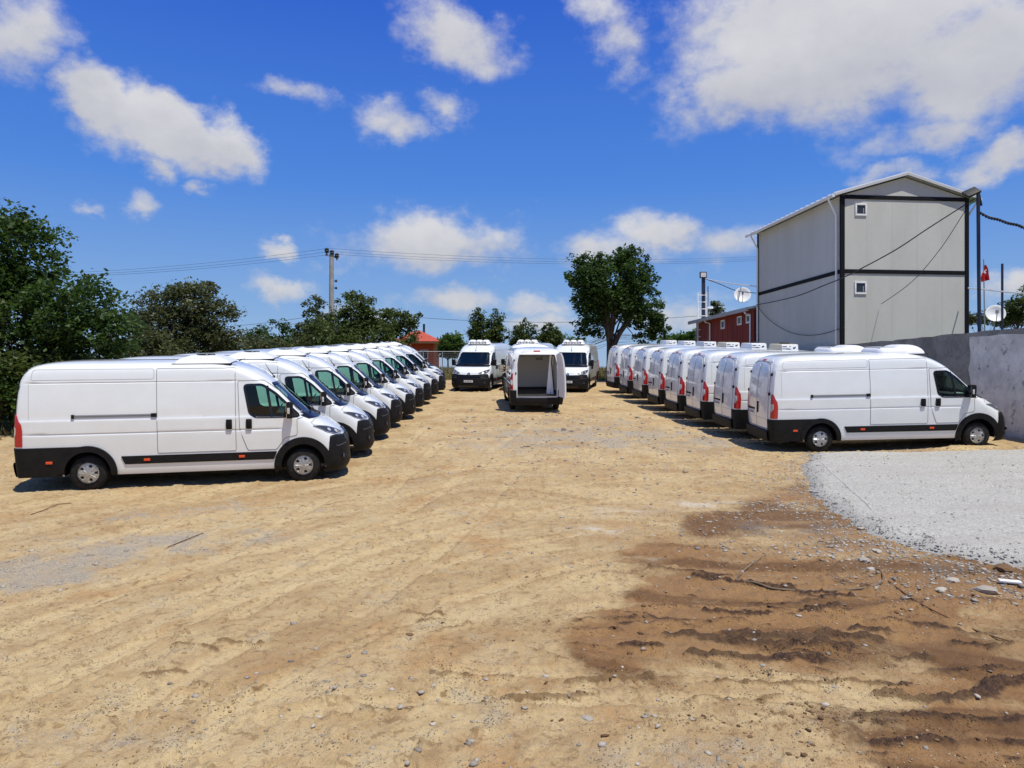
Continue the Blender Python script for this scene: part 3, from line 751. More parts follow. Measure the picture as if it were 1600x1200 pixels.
RUTS = [  # tyre ruts and kicked-up ridges, traced on the ground: (points, half width, strength)
    ([(1000, 890), (1060, 894), (1110, 902), (1150, 906)], .06, .7), ([(1085, 906), (1130, 911), (1180, 918), (1250, 925), (1325, 934)], .07, 1.0), ([(1070, 930), (1130, 937), (1200, 943), (1300, 938)], .05, .6),
    ([(1095, 958), (1160, 961), (1230, 957), (1320, 950)], .07, .9), ([(1110, 982), (1170, 988), (1240, 996), (1300, 992), (1400, 1012)], .08, 1.1), ([(1050, 995), (1120, 999), (1180, 1004), (1250, 1009), (1330, 1016)], .08, 1.1),
    ([(970, 1008), (1060, 1015), (1120, 1022), (1200, 1030), (1290, 1038)], .06, .9), ([(1275, 1008), (1330, 1018), (1400, 1029), (1445, 1036)], .08, 1.1), ([(1340, 988), (1430, 1002), (1510, 1012), (1590, 1010)], .06, .8),
    ([(890, 1064), (960, 1060), (1010, 1062), (1055, 1064)], .06, .9), ([(1060, 1064), (1150, 1062), (1230, 1068), (1330, 1066), (1430, 1072)], .045, .7), ([(1380, 1092), (1450, 1094), (1520, 1086), (1600, 1064)], .07, 1.1),
    ([(790, 1094), (880, 1091), (960, 1082), (1010, 1086)], .055, .8), ([(1080, 1088), (1110, 1086), (1160, 1092), (1210, 1088)], .04, .6), ([(540, 967), (600, 958), (660, 966), (730, 962)], .05, .7), ([(620, 985), (680, 975), (740, 972)], .045, .6),
    ([(600, 1003), (640, 994), (700, 986), (760, 968)], .05, .5), ([(190, 1068), (240, 1060), (285, 1054)], .055, .7), ([(265, 1013), (300, 1009), (355, 1022)], .045, .7), ([(345, 1000), (385, 1006), (410, 1010)], .05, .7), ([(380, 1078), (410, 1073)], .04, .6),
    ([(560, 1046), (640, 1050), (720, 1054), (800, 1056)], .04, .6), ([(480, 1088), (560, 1108), (640, 1106), (790, 1094)], .04, .45), ([(300, 1070), (350, 1065)], .04, .5), ([(1180, 1018), (1260, 1024), (1330, 1044)], .04, .6),
    ([(960, 975), (1040, 978), (1120, 974), (1200, 972)], .035, .5), ([(1010, 948), (1090, 950), (1170, 950)], .03, .45), ([(1340, 930), (1420, 938), (1500, 932), (1580, 945)], .05, .5), ([(1330, 960), (1420, 972), (1500, 985), (1600, 990)], .05, .6),
    ([(1340, 1120), (1420, 1125), (1480, 1120), (1600, 1128)], .06, .8), ([(1360, 1160), (1460, 1165), (1560, 1158), (1640, 1165)], .06, .8), ([(1420, 1060), (1500, 1052), (1600, 1040)], .05, .7), ([(800, 905), (860, 898), (930, 902), (1000, 912)], .035, .4),
    ([(700, 930), (780, 935), (850, 931), (900, 925)], .03, .35), ([(820, 1000), (880, 1030), (960, 1045)], .03, .4), ([(1000, 1130), (1100, 1124), (1200, 1132)], .03, .35), ([(440, 795), (500, 790), (560, 782)], .05, .5), ([(410, 820), (480, 812), (540, 808)], .05, .4)]
def rut_field(X, Y):
    n = X.shape[0]; sel = (Y[:, :640].max(1) < 15).sum(); Xs, Ys = X[:sel], Y[:sel]; out = np.zeros(X.shape); o = out[:sel]
    wx = Xs + .12 * (fbm(Xs * 3.5, Ys * 3.5, 3, 101) - .5) * 2; wy = Ys + .16 * (fbm(Xs * 2.2, Ys * 2.2, 3, 103) - .5) * 2
    for pts, hw, st in RUTS:
        P = [gpix(*p) for p in pts]; d = np.full(Xs.shape, 9.0)
        for (x1, y1), (x2, y2) in zip(P[:-1], P[1:]):
            dx, dy = x2 - x1, y2 - y1; t = np.clip(((wx - x1) * dx + (wy - y1) * dy) / (dx * dx + dy * dy), 0, 1); d = np.minimum(d, np.hypot(wx - x1 - t * dx, wy - y1 - t * dy))
        np.maximum(o, st * np.exp(-(d / (hw * .80)) ** 2), out=o)
    brk = sst(.30, .47, fbm(Xs * 2.0, Ys * 3.4, 3, 107)); out[:sel] = o * brk
    return out
TRACKS = [[(-60, 1010), (180, 930), (420, 850), (600, 785), (800, 738), (1020, 715), (1200, 712)], [(-60, 1060), (220, 955), (470, 868), (660, 805), (880, 760), (1120, 742)],
    [(-40, 1130), (300, 968), (560, 868), (800, 806), (1000, 778), (1200, 768)], [(60, 1200), (380, 1005), (640, 900), (860, 842), (1080, 815)], [(180, 1230), (500, 1030), (790, 912), (1000, 862)],
    [(330, 885), (420, 830), (520, 775), (575, 735), (640, 690), (690, 650)], [(420, 905), (520, 840), (610, 770), (670, 710), (735, 655)], [(560, 742), (660, 716), (780, 700), (920, 695), (1100, 700)],
    [(600, 770), (720, 735), (860, 716), (1050, 705)], [(820, 1130), (1000, 1110), (1200, 1118), (1400, 1140)], [(-20, 905), (140, 850), (300, 806), (430, 775), (560, 752)], [(300, 1075), (520, 1048), (760, 1052), (980, 1046), (1180, 1054)],
    [(420, 1125), (640, 1096), (880, 1092), (1060, 1088), (1300, 1092)], [(880, 1000), (1050, 985), (1250, 975), (1450, 985), (1650, 1000)], [(900, 950), (1080, 938), (1280, 948), (1480, 962), (1660, 960)], [(860, 640), (790, 690), (700, 760), (560, 850), (380, 960)], [(900, 640), (850, 690), (790, 760), (700, 850), (560, 960)]]
def track_field(X, Y):
    sel = (Y[:, :640].max(1) < 30).sum(); Xs, Ys = X[:sel], Y[:sel]; band = np.zeros(X.shape); tread = np.zeros(X.shape); edge = np.zeros(X.shape)
    wx = Xs + .06 * (fbm(Xs * 1.1, Ys * 1.1, 2, 121) - .5) * 2; wy = Ys + .06 * (fbm(Xs * 1.1, Ys * 1.1, 2, 123) - .5) * 2
    for q_, pts in enumerate(TRACKS):
        P = smooth_path([Vector((*gpix(*p), 0)) for p in pts], 5); d = np.full(Xs.shape, 9.0); s = np.zeros(Xs.shape); acc = 0; sd = np.zeros(Xs.shape)
        for a, b in zip(P[:-1], P[1:]):
            dx, dy = b.x - a.x, b.y - a.y; L = math.hypot(dx, dy); t = np.clip(((wx - a.x) * dx + (wy - a.y) * dy) / (L * L), 0, 1); ex, ey = wx - a.x - t * dx, wy - a.y - t * dy
            dd = np.hypot(ex, ey); m = dd < d; d = np.where(m, dd, d); s = np.where(m, acc + t * L, s); sd = np.where(m, (ex * -dy + ey * dx) / L, sd); acc += L
        vis = sst(.36, .60, fbm(Xs * .45 + q_, Ys * .45, 3, 125))
        bnd = sst(.135, .095, d) * vis; band[:sel] = np.maximum(band[:sel], bnd)
        edge[:sel] = np.maximum(edge[:sel], np.exp(-((d - .15) / .03) ** 2) * vis)
        tread[:sel] = np.where(bnd > .05, bnd * (.5 + .5 * np.sin((s + np.abs(sd) * .5) * 2 * math.pi / .085)) * (np.abs(sd) > .02), tread[:sel])
    return band, edge, tread
def smooth_path(P, n=6):
    out = []
    for i in range(len(P) - 1):
        p0, p1, p2, p3 = P[max(i-1, 0)], P[i], P[i+1], P[min(i+2, len(P)-1)]
        for k in range(n):
            t = k / n; out.append(.5 * ((2*p1) + (p2 - p0) * t + (2*p0 - 5*p1 + 4*p2 - p3) * t*t + (3*p1 - p0 - 3*p2 + p3) * t**3))
    return out + [P[-1]]
def grow(c, rx, ry, x, y): return np.exp(-(((x - c[0]) / rx) ** 2 + ((y - c[1]) / ry) ** 2))

SURF = {}
def gh(x, y):
    """height of the finished ground sheet"""
    x = np.asarray(x, float); y = np.asarray(y, float); r = np.hypot(x, y); a = np.arctan2(x, y); i = np.clip(np.searchsorted(SURF['r'], r), 1, len(SURF['r']) - 1); k = np.clip(np.searchsorted(SURF['az'][:640], a), 1, 639)
    fr = np.clip((r - SURF['r'][i - 1]) / (SURF['r'][i] - SURF['r'][i - 1]), 0, 1); fa = np.clip((a - SURF['az'][k - 1]) / (SURF['az'][k] - SURF['az'][k - 1]), 0, 1); Z = SURF['Z']
    return (Z[i-1, k-1] * (1 - fa) + Z[i-1, k] * fa) * (1 - fr) + (Z[i, k-1] * (1 - fa) + Z[i, k] * fa) * fr
def make_ground():
    # one polar sheet round the camera: fine where the camera looks, coarse elsewhere, out to the horizon
    az = np.concatenate([np.linspace(-40, 40, 640), np.linspace(43, 317, 92)]) * np.pi / 180
    r = np.concatenate([np.linspace(.4, 4.0, 14), 4.15 * np.exp(np.arange(0, 640) * .0046), ])
    r = np.concatenate([r, r[-1] * np.exp(np.arange(1, 70) * .058)])
    A, Rr = np.meshgrid(az, r); X = Rr * np.sin(A); Y = Rr * np.cos(A)
    Z = g_base(X, Y)
    near = 1 - sst(38, 60, Rr); lot = near * (1 - sst(-.3, .1, X - wall_x(Y)))
    wet, _ = inside_soft(X, Y, WET, 5, .6, .42)
    wet = wet * (1 - .35 * sst(.58, .70, fbm(X * .55, Y * .8, 4, 71)))
    # tracks left by turning wheels: streaks round a common centre
    cx, cy = 3.0, 4.0; pr = np.hypot(X - cx, Y - cy); pa = np.arctan2(Y - cy, X - cx)
    w1 = fbm(X * .25, Y * .25, 3, 20) * 2.2
    st1 = fbm((pr + w1) * 2.0, pa * 2.6, 5, 21, .62); st2 = fbm((pr + w1) * 6.5, pa * 5.0, 4, 25, .6)
    st3 = fbm(Y * 1.1 + .12 * X + w1 * 1.1, X * .60, 6, 28, .66)
    blend = np.clip(sst(2.0, -1.5, X - .12 * Y + 1.0) + .5 * (fbm(X * .15, Y * .15, 2, 30) - .5), 0, 1)
    tr1 = np.exp(-((vnoise((pr + .5 * w1) * .75, pa * 1.3, 26) - .5) / .07) ** 2); tr3 = np.exp(-((vnoise(Y * .6 + .1 * X + .4 * w1, X * .14, 27) - .5) / .06) ** 2)
    trk = (tr1 * blend + tr3 * (1 - blend)) * sst(.35, .6, fbm(X * .5, Y * .5, 3, 29))
    streak = (st1 * blend + st3 * (1 - blend)) * .62 + st2 * .38 + .10 * trk - .03
    streak = .5 + (streak - .5) * (1 - .45 * sst(12, 20, Y)) + .5 * (fbm(X * 1.6, Y * 1.0, 5, 35, .65) - .5) * sst(11, 18, Y)
    # churned ruts in the mud
    v = Y + .10 * (X - 2) + .55 * (fbm(X * .35, Y * .45, 3, 40) - .5) * 2 + .14 * np.where(Y < 8, (X - 2.2), 0) * sst(8.2, 7.2, Y)
    rut = fbm(X * .33, v * 1.9, 2, 41); rg = np.exp(-((rut - .5) / (.035 + .03 * vnoise(X * .8, Y * .8, 46))) ** 2); brk = sst(.40, .56, fbm(X * 1.3, Y * 2.0, 3, 44))
    zone = np.exp(-(((X - 2.7) / 2.7) ** 2 + ((Y - 8.1) / 1.7) ** 2)) ** .7
    zone2 = np.exp(-(((X - 3.6) / 1.6) ** 2 + ((Y - 6.0) / 1.0) ** 2)) ** .8
    dryr = np.exp(-(((X + .2) / 3.2) ** 2 + ((Y - 7.6) / 1.6) ** 2)) * .42
    rg2 = np.exp(-((vnoise(X * .38 + 5, v * 4.4, 161) - .5) / .07) ** 2) * sst(.42, .58, fbm(X * 1.5, Y * 2.4, 3, 163)) * sst(.25, .7, wet)
    ridge = np.maximum(np.maximum(.55 * rg * brk * np.clip(np.maximum(np.maximum(zone, zone2), dryr), 0, 1), .42 * rg2 * np.clip(zone + zone2 + .25, 0, 1)), rut_field(X, Y)) * lot
    clod = fbm(X * 9, Y * 9, 3, 50); clod2 = fbm(X * 22, Y * 22, 2, 54)
    band, edge, tread = track_field(X, Y)
    H = .062 * ridge * (.35 + 1.3 * fbm(X * 12, Y * 15, 4, 51, .6)) - .03 * np.exp(-((rut - .42) / .05) ** 2) * zone + .03 * (fbm(X * 3, Y * 5, 3, 47) - .5) * zone
    H = H + .020 * (fbm(X * 1.3, Y * 1.3, 4, 60) - .5) - .010 * trk + .008 * (st2 - .5) + .014 * (clod - .5) + .012 * (clod2 - .5)
    H = H - .014 * band - .010 * tread * near + .016 * edge * (.3 + fbm(X * 8, Y * 8, 2, 131))
    H = H + .016 * (np.abs(fbm(X * 6, Y * 6, 4, 133, .6) - .5) * 4 - .4) * (1 - .8 * band)
    crumbs = sst(.62, .74, fbm(X * 7.5, Y * 7.5, 3, 63)) * sst(.42, .62, fbm(X * .6, Y * .8, 3, 64))
    H = H + .028 * crumbs * (1 - band)
    bank = np.exp(-((Y - 19.55 - .15 * np.sin(X * 1.7)) / .35) ** 2) * sst(8.5, 10.5, X) * (1 - sst(13.7, 14.2, X))
    H = H + bank * (.05 + .10 * fbm(X * 2.2, Y * 2.2, 4, 66))
    keep = 1.0
    Z = Z + H * lot * keep
    SURF['r'], SURF['az'], SURF['Z'] = r, az, Z
    streak = streak + .14 * band - .07 * tread - .08 * edge
    stripe = fbm(X * .30, v * 3.0, 4, 141)
    wet = wet * np.clip(.92 + 1.3 * (fbm(X * .40, v * 1.9, 4, 143) - .42), .5, 1.15); wet = np.maximum(wet * (1 - .30 * sst(9.8, 11.5, Y)), .8 * wet * np.clip(ridge * 1.5, 0, 1))
    # masks that stay with the soil itself
    grey = .8 * grow((2.9, 24.5), 3.2, 6.5, X, Y) + .55 * grow((-.8, 22), 2.4, 5, X, Y) + .8 * grow((-6.4, 9.6), 1.5, 1.1, X, Y) + .75 * grow((-5.2, 11.1), 1.0, .7, X, Y) \
        + .5 * grow((-3.9, 11.6), .9, .6, X, Y) + .45 * grow((1.4, 5.5), 1.4, .4, X, Y) + .5 * grow((-4.5, 13.3), 3.0, .9, X, Y) + .85 * grow((4.3, 12.0), 1.5, 1.1, X, Y) + .8 * grow((5.2, 9.6), 1.4, .8, X, Y) \
        + .5 * grow((-1.5, 6.9), 1.8, .5, X, Y) + .55 * grow((5.5, 21.5), 3, 2.2, X, Y) + .4 * grow((-2.5, 5.8), 2.2, .5, X, Y)
    grey = grey + .42 * sst(-1.0, -6.0, X) * sst(.40, .62, fbm(X * .5, Y * .5, 3, 87)) * sst(16, 12, Y) + .16 * sst(7.0, 5.6, Y)
    grey = np.clip(grey * (.05 + 1.5 * fbm(X * 1.4, Y * 1.4, 5, 80, .62)) - .14, 0, .8) * lot
    pale = grow(gpix(940, 829), .42, .20, X, Y) + .9 * grow(gpix(1025, 871), .55, .16, X, Y) + .75 * grow(gpix(1130, 789), 1.0, .32, X, Y) + .4 * grow(gpix(960, 800), .8, .4, X, Y)
    pale = np.clip(pale * (4.2 * fbm(X * 3.2, Y * 6.5, 5, 84, .6) - 1.75), 0, .85)
    grass = sst(46, 54, Y + 5 * (fbm(X * .2, Y * .2, 3, 90) - .5)) + sst(-9.5, -12.5, X + 2 * (fbm(X * .4, Y * .4, 3, 91) - .5)) * sst(20, 26, Y)
    grass = np.clip(grass + sst(.0, 1.2, X - wall_x(Y)) * .75 * sst(10, 12, Y), 0, 1)
    n0, n1 = A.shape
    verts = np.stack([X, Y, Z], -1).reshape(-1, 3); verts = np.vstack([verts, [[0, 0, gz(0, 0)]]])
    i = np.arange(n0 - 1)[:, None] * n1; k = np.arange(n1)[None, :]; k2 = (k + 1) % n1
    q = np.stack([i + k, i + n1 + k, i + n1 + k2, i + k2], -1).reshape(-1, 4)[:, ::-1]
    kk = np.arange(n1); cap = np.stack([np.full(n1, n0 * n1), kk, (kk + 1) % n1], -1)[:, ::-1]
    me = bpy.data.meshes.new('ground'); nq, nc = len(q), len(cap)
    me.vertices.add(len(verts)); me.vertices.foreach_set('co', verts.ravel().astype(np.float32))
    me.loops.add(nq * 4 + nc * 3); me.loops.foreach_set('vertex_index', np.concatenate([q.ravel(), cap.ravel()]).astype(np.int32))
    me.polygons.add(nq + nc); me.polygons.foreach_set('loop_start', np.concatenate([np.arange(nq) * 4, nq * 4 + np.arange(nc) * 3]).astype(np.int32))
    me.polygons.foreach_set('use_smooth', np.ones(nq + nc, bool))
    me.update(); me.validate()
    for nm, arr in (('wet', wet * lot), ('streak', streak), ('grey', grey), ('pale', pale * lot), ('grass', grass), ('ridge', ridge), ('stripe', stripe), ('band', band)):
        at_ = me.attributes.new(nm, 'FLOAT', 'POINT'); at_.data.foreach_set('value', np.append(arr.ravel(), 0).astype(np.float32))
    o = bpy.data.objects.new('ground', me); C.objects.link(o); tag(o, kind='structure')
    m = bpy.data.materials.new('dirt'); m.use_nodes = True; t = m.node_tree; N = NT(t); b = t.nodes['Principled BSDF']
    at2 = lambda n: N.n('ShaderNodeAttribute', attribute_name=n).outputs['Fac']
    co = N.n('ShaderNodeTexCoord').outputs['Object']
    n1_ = N.noise(co, .55, 6, .62); n2 = N.noise(co, 3.2, 6, .65); n3 = N.noise(co, 24, 4, .7); n4 = N.noise(co, 95, 3, .7)
    tone = N.m('ADD', N.m('ADD', N.m('MULTIPLY', at2('streak'), .70), .095), N.m('MULTIPLY', n1_, .35))
    tone = N.m('ADD', tone, N.m('MULTIPLY', N.m('SUBTRACT', n2, .5), .5))
    c = N.mix(N.ramp(tone, .36, .82), (.385, .245, .115), (.60, .455, .245))
    c = N.mix(N.m('MULTIPLY', N.ramp(N.noise(co, .9, 5, .6), .55, .72), .62), c, (.45, .255, .105))
    c = N.mix(N.m('MULTIPLY', N.ramp(n3, .50, .72), .38), c, (.27, .175, .085))
    c = N.mix(N.m('MULTIPLY', N.ramp(n4, .55, .75), .42), c, (.60, .50, .35))
    c = N.mix(N.m('MULTIPLY', N.ramp(N.noise(co, 4.6, 7, .72), .53, .63), .42), c, (.27, .175, .085))
    n5 = N.noise(co, 9.0, 5, .7); n6 = N.noise(co, 1.6, 6, .7)
    c = N.mix(N.m('MULTIPLY', N.ramp(n5, .55, .63), .55), c, (.215, .125, .052))
    c = N.mix(N.m('MULTIPLY', N.ramp(n6, .56, .70), .45), c, (.40, .335, .25))
    gcol = N.mix(N.ramp(n4, .35, .68), (.22, .195, .165), (.52, .475, .41))
    gf = N.ramp(N.m('ADD', at2('grey'), N.m('ADD', N.m('MULTIPLY', N.m('SUBTRACT', n2, .5), 1.3), N.m('MULTIPLY', N.m('SUBTRACT', n3, .5), 1.1))), .25, .9)
    c = N.mix(N.m('MULTIPLY', gf, .75), c, gcol)
    c = N.mix(at2('pale'), c, (.60, .54, .45))
    wcol = N.mix(N.ramp(n2, .3, .7), (.165, .080, .026), (.325, .180, .066))
    wcol = N.mix(N.ramp(at2('stripe'), .40, .60), N.mix(.5, wcol, (.105, .048, .018)), N.mix(.45, wcol, (.36, .205, .088)))
    wcol = N.mix(N.m('MULTIPLY', gf, .7), wcol, N.mix(N.ramp(n4, .35, .68), (.05, .043, .038), (.30, .28, .25)))
    wcol = N.mix(N.ramp(N.m('ADD', at2('ridge'), N.m('MULTIPLY', N.m('SUBTRACT', n5, .5), 1.1)), .12, .55), wcol, N.mix(N.ramp(n3, .38, .66), (.042, .019, .008), (.125, .064, .027)))
    c = N.mix(N.m('MULTIPLY', N.ramp(N.m('ADD', at2('ridge'), N.m('MULTIPLY', N.m('SUBTRACT', n5, .5), 1.3)), .15, .6), .75), c, (.17, .095, .038))
    wf = N.ramp(N.m('ADD', at2('wet'), N.m('ADD', N.m('MULTIPLY', N.m('SUBTRACT', n2, .5), .9), N.m('MULTIPLY', N.m('SUBTRACT', n3, .5), .4))), .2, .85)
    c = N.mix(wf, c, wcol)
    gr = N.mix(N.ramp(n2, .3, .7), (.055, .075, .018), (.20, .165, .055))
    c = N.mix(N.ramp(N.m('ADD', at2('grass'), N.m('MULTIPLY', N.m('SUBTRACT', n2, .5), .5)), .35, .65), c, gr)
    t.links.new(c, b.inputs['Base Color'])
    rr = N.m('SUBTRACT', .95, N.m('MULTIPLY', wf, N.m('ADD', .18, N.m('MULTIPLY', n1_, .22))))
    t.links.new(rr, b.inputs['Roughness']); b.inputs['Specular IOR Level'].default_value = .35
    hgt = N.m('ADD', N.m('MULTIPLY', n3, .6), N.m('MULTIPLY', n4, .35))
    vo = N.n('ShaderNodeTexVoronoi', inp={'Scale': 38.0}); t.links.new(co, vo.inputs['Vector'])
    hgt = N.m('ADD', hgt, N.m('MULTIPLY', N.ramp(vo.outputs[0], .35, .05), N.m('MULTIPLY', N.ramp(n2, .5, .62), .7)))
    hgt = N.m('ADD', hgt, N.m('MULTIPLY', n5, .9))
    bp = N.n('ShaderNodeBump', inp={0: 1.0, 1: .035}); t.links.new(hgt, bp.inputs['Height']); t.links.new(bp.outputs[0], b.inputs['Normal'])
    me.materials.append(m)
    return o
make_ground()

def mesh_np(name, verts, faces, mats, attrs=None, smooth=False, midx=None):
    k = faces.shape[1]; me = bpy.data.meshes.new(name); nf = len(faces)
    me.vertices.add(len(verts)); me.vertices.foreach_set('co', np.ascontiguousarray(verts, np.float32).ravel())
    me.loops.add(nf * k); me.loops.foreach_set('vertex_index', faces.ravel().astype(np.int32))
    me.polygons.add(nf); me.polygons.foreach_set('loop_start', (np.arange(nf) * k).astype(np.int32))
    if smooth: me.polygons.foreach_set('use_smooth', np.ones(nf, bool))
    for m in (mats if isinstance(mats, (list, tuple)) else [mats]): me.materials.append(m)
    if midx is not None: me.polygons.foreach_set('material_index', midx.astype(np.int32))
    me.update()
    for nm, arr in (attrs or {}).items():
        a = me.attributes.new(nm, 'FLOAT', 'POINT'); a.data.foreach_set('value', arr.astype(np.float32))
    o = bpy.data.objects.new(name, me); C.objects.link(o); return o
_ico = [(0, .53, .85), (0, -.53, .85), (0, .53, -.85), (0, -.53, -.85), (.53, .85, 0), (-.53, .85, 0), (.53, -.85, 0), (-.53, -.85, 0), (.85, 0, .53), (-.85, 0, .53), (.85, 0, -.53), (-.85, 0, -.53)]
_icf = [(0, 1, 8), (0, 8, 4), (0, 4, 5), (0, 5, 9), (0, 9, 1), (1, 6, 8), (8, 6, 10), (8, 10, 4), (4, 10, 2), (4, 2, 5), (5, 2, 11), (5, 11, 9), (9, 11, 7), (9, 7, 1), (1, 7, 6), (3, 6, 7), (3, 7, 11), (3, 11, 2), (3, 2, 10), (3, 10, 6)]
def stones_mesh(name, P, S, m, seed=1):
    rg = np.random.RandomState(seed); n = len(P); B = np.array(_ico) / 1.0; F = np.array(_icf)
    V = B[None] * (1 + .9 * (rg.rand(n, 12, 1) - .5)) * (S[:, None, None] * np.stack([1 + .6 * rg.rand(n), .7 + .6 * rg.rand(n), .35 + .4 * rg.rand(n)], -1)[:, None])
    a = rg.rand(n) * 6.283; c, s = np.cos(a)[:, None], np.sin(a)[:, None]
    x = V[..., 0] * c - V[..., 1] * s; y = V[..., 0] * s + V[..., 1] * c; V = np.stack([x, y, V[..., 2]], -1) + P[:, None]
    faces = (F[None] + (np.arange(n) * 12)[:, None, None]).reshape(-1, 3)
    return mesh_np(name, V.reshape(-1, 3), faces, m, {'tone': np.repeat(rg.rand(n), 12)})
def tone_mat(name, c0, c1, rough=.9, bump=.4, bscale=60):
    m = bpy.data.materials.new(name); m.use_nodes = True; t = m.node_tree; N = NT(t); b = t.nodes['Principled BSDF']
    f = N.n('ShaderNodeAttribute', attribute_name='tone').outputs['Fac']; co = N.n('ShaderNodeTexCoord').outputs['Object']
    nn = N.noise(co, bscale, 4, .6); t.links.new(N.mix(N.m('ADD', N.m('MULTIPLY', f, .75), N.m('MULTIPLY', nn, .25)), c0, c1), b.inputs['Base Color'])
    b.inputs['Roughness'].default_value = rough
    bp = N.n('ShaderNodeBump', inp={0: bump, 1: .01}); t.links.new(nn, bp.inputs['Height']); t.links.new(bp.outputs[0], b.inputs['Normal'])
    M[name] = m; return m
tone_mat('stone', (.16, .135, .11), (.50, .45, .38)); tone_mat('gravel_stone', (.22, .212, .19), (.52, .50, .455)); tone_mat('crumb', (.20, .115, .05), (.46, .33, .18)); tone_mat('clod', (.07, .034, .014), (.22, .125, .055))

# ---- the pale gravel bed at the right
def make_pad():
    xs = np.arange(4.6, 17, .045); ys = np.arange(7.2, 20.2, .05); X, Y = np.meshgrid(xs, ys)
    msk, sd = inside_soft(X, Y, PAD, 12, .16, .3)
    h = .17 * sst(-.10, .55, sd) - .055 + .07 * (fbm(X * .8, Y * 1.1, 4, 13) - .5) * sst(0, .8, sd) + .022 * (fbm(X * 14, Y * 14, 2, 15) - .5) + .016 * (fbm(X * .9 + Y * .2, Y * 4.5, 3, 17) - .5)
    Z = g_base(X, Y) + h
    n0, n1 = X.shape; i = np.arange(n0 - 1)[:, None] * n1; k = np.arange(n1 - 1)[None]
    q = np.stack([i + k, i + k + 1, i + n1 + k + 1, i + n1 + k], -1).reshape(-1, 4)
    ok = (sd > -.16).ravel()[q].all(1); q = q[ok]
    used = np.unique(q); remap = np.zeros(n0 * n1, int); remap[used] = np.arange(len(used))
    v = np.stack([X, Y, Z], -1).reshape(-1, 3)[used]
    m = bpy.data.materials.new('gravel'); m.use_nodes = True; t = m.node_tree; N = NT(t); b = t.nodes['Principled BSDF']
    co = N.n('ShaderNodeTexCoord').outputs['Object']
    vo = N.n('ShaderNodeTexVoronoi', inp={'Scale': 48.0}); t.links.new(co, vo.inputs['Vector'])
    vc = N.n('ShaderNodeSeparateColor', inp={0: vo.outputs['Color']}).outputs[0]
    sp = N.n('ShaderNodeMapping'); t.links.new(co, sp.inputs[0]); sp.inputs['Scale'].default_value = (.4, 2.2, 1)
    c = N.mix(vc, (.32, .308, .278), (.54, .522, .482)); c = N.mix(N.m('MULTIPLY', N.ramp(N.noise(sp.outputs[0], 1.0, 4), .42, .7), .45), c, (.36, .335, .295))
    e = N.ramp(N.n('ShaderNodeAttribute', attribute_name='edge').outputs['Fac'], .45, .05)
    c = N.mix(N.m('MULTIPLY', e, .5), c, (.20, .19, .18))
    t.links.new(c, b.inputs['Base Color']); b.inputs['Roughness'].default_value = .95
    hh = N.m('ADD', N.m('MULTIPLY', vo.outputs[0], -1.0), N.m('MULTIPLY', N.noise(co, 60, 3), .6))
    bp = N.n('ShaderNodeBump', inp={0: .55, 1: .03}); t.links.new(hh, bp.inputs['Height']); t.links.new(bp.outputs[0], b.inputs['Normal'])
    o = mesh_np('gravel_bed', v, remap[q], m, {'edge': sd.ravel()[used]}, True); tag(o, kind='structure')
    rg = np.random.RandomState(4); P = []; S = []
    px = rg.uniform(4.6, 13, 60000); py = rg.uniform(8, 19.5, 60000); _, s = inside_soft(px, py, PAD, 12, .16, .3)
    pr = np.where(s > .5, .06, np.where(s > -.05, .55, .46 * np.exp((s + .05) / .42)))
    k = rg.rand(60000) < pr * np.clip(13 / py, .4, 1.3) * .55; px, py, s = px[k], py[k], s[k]
    z = np.maximum(gh(px, py), g_base(px, py) + .17 * sst(-.10, .55, s) - .05)
    S = .007 + .011 * rg.rand(len(px)) ** 2.2 + np.where(s < .3, .009 * rg.rand(len(px)), 0)
    so = stones_mesh('gravel_stones', np.stack([px, py, z + S * .2], -1), S, M['gravel_stone'], 5); tag(so, kind='stuff')
make_pad()

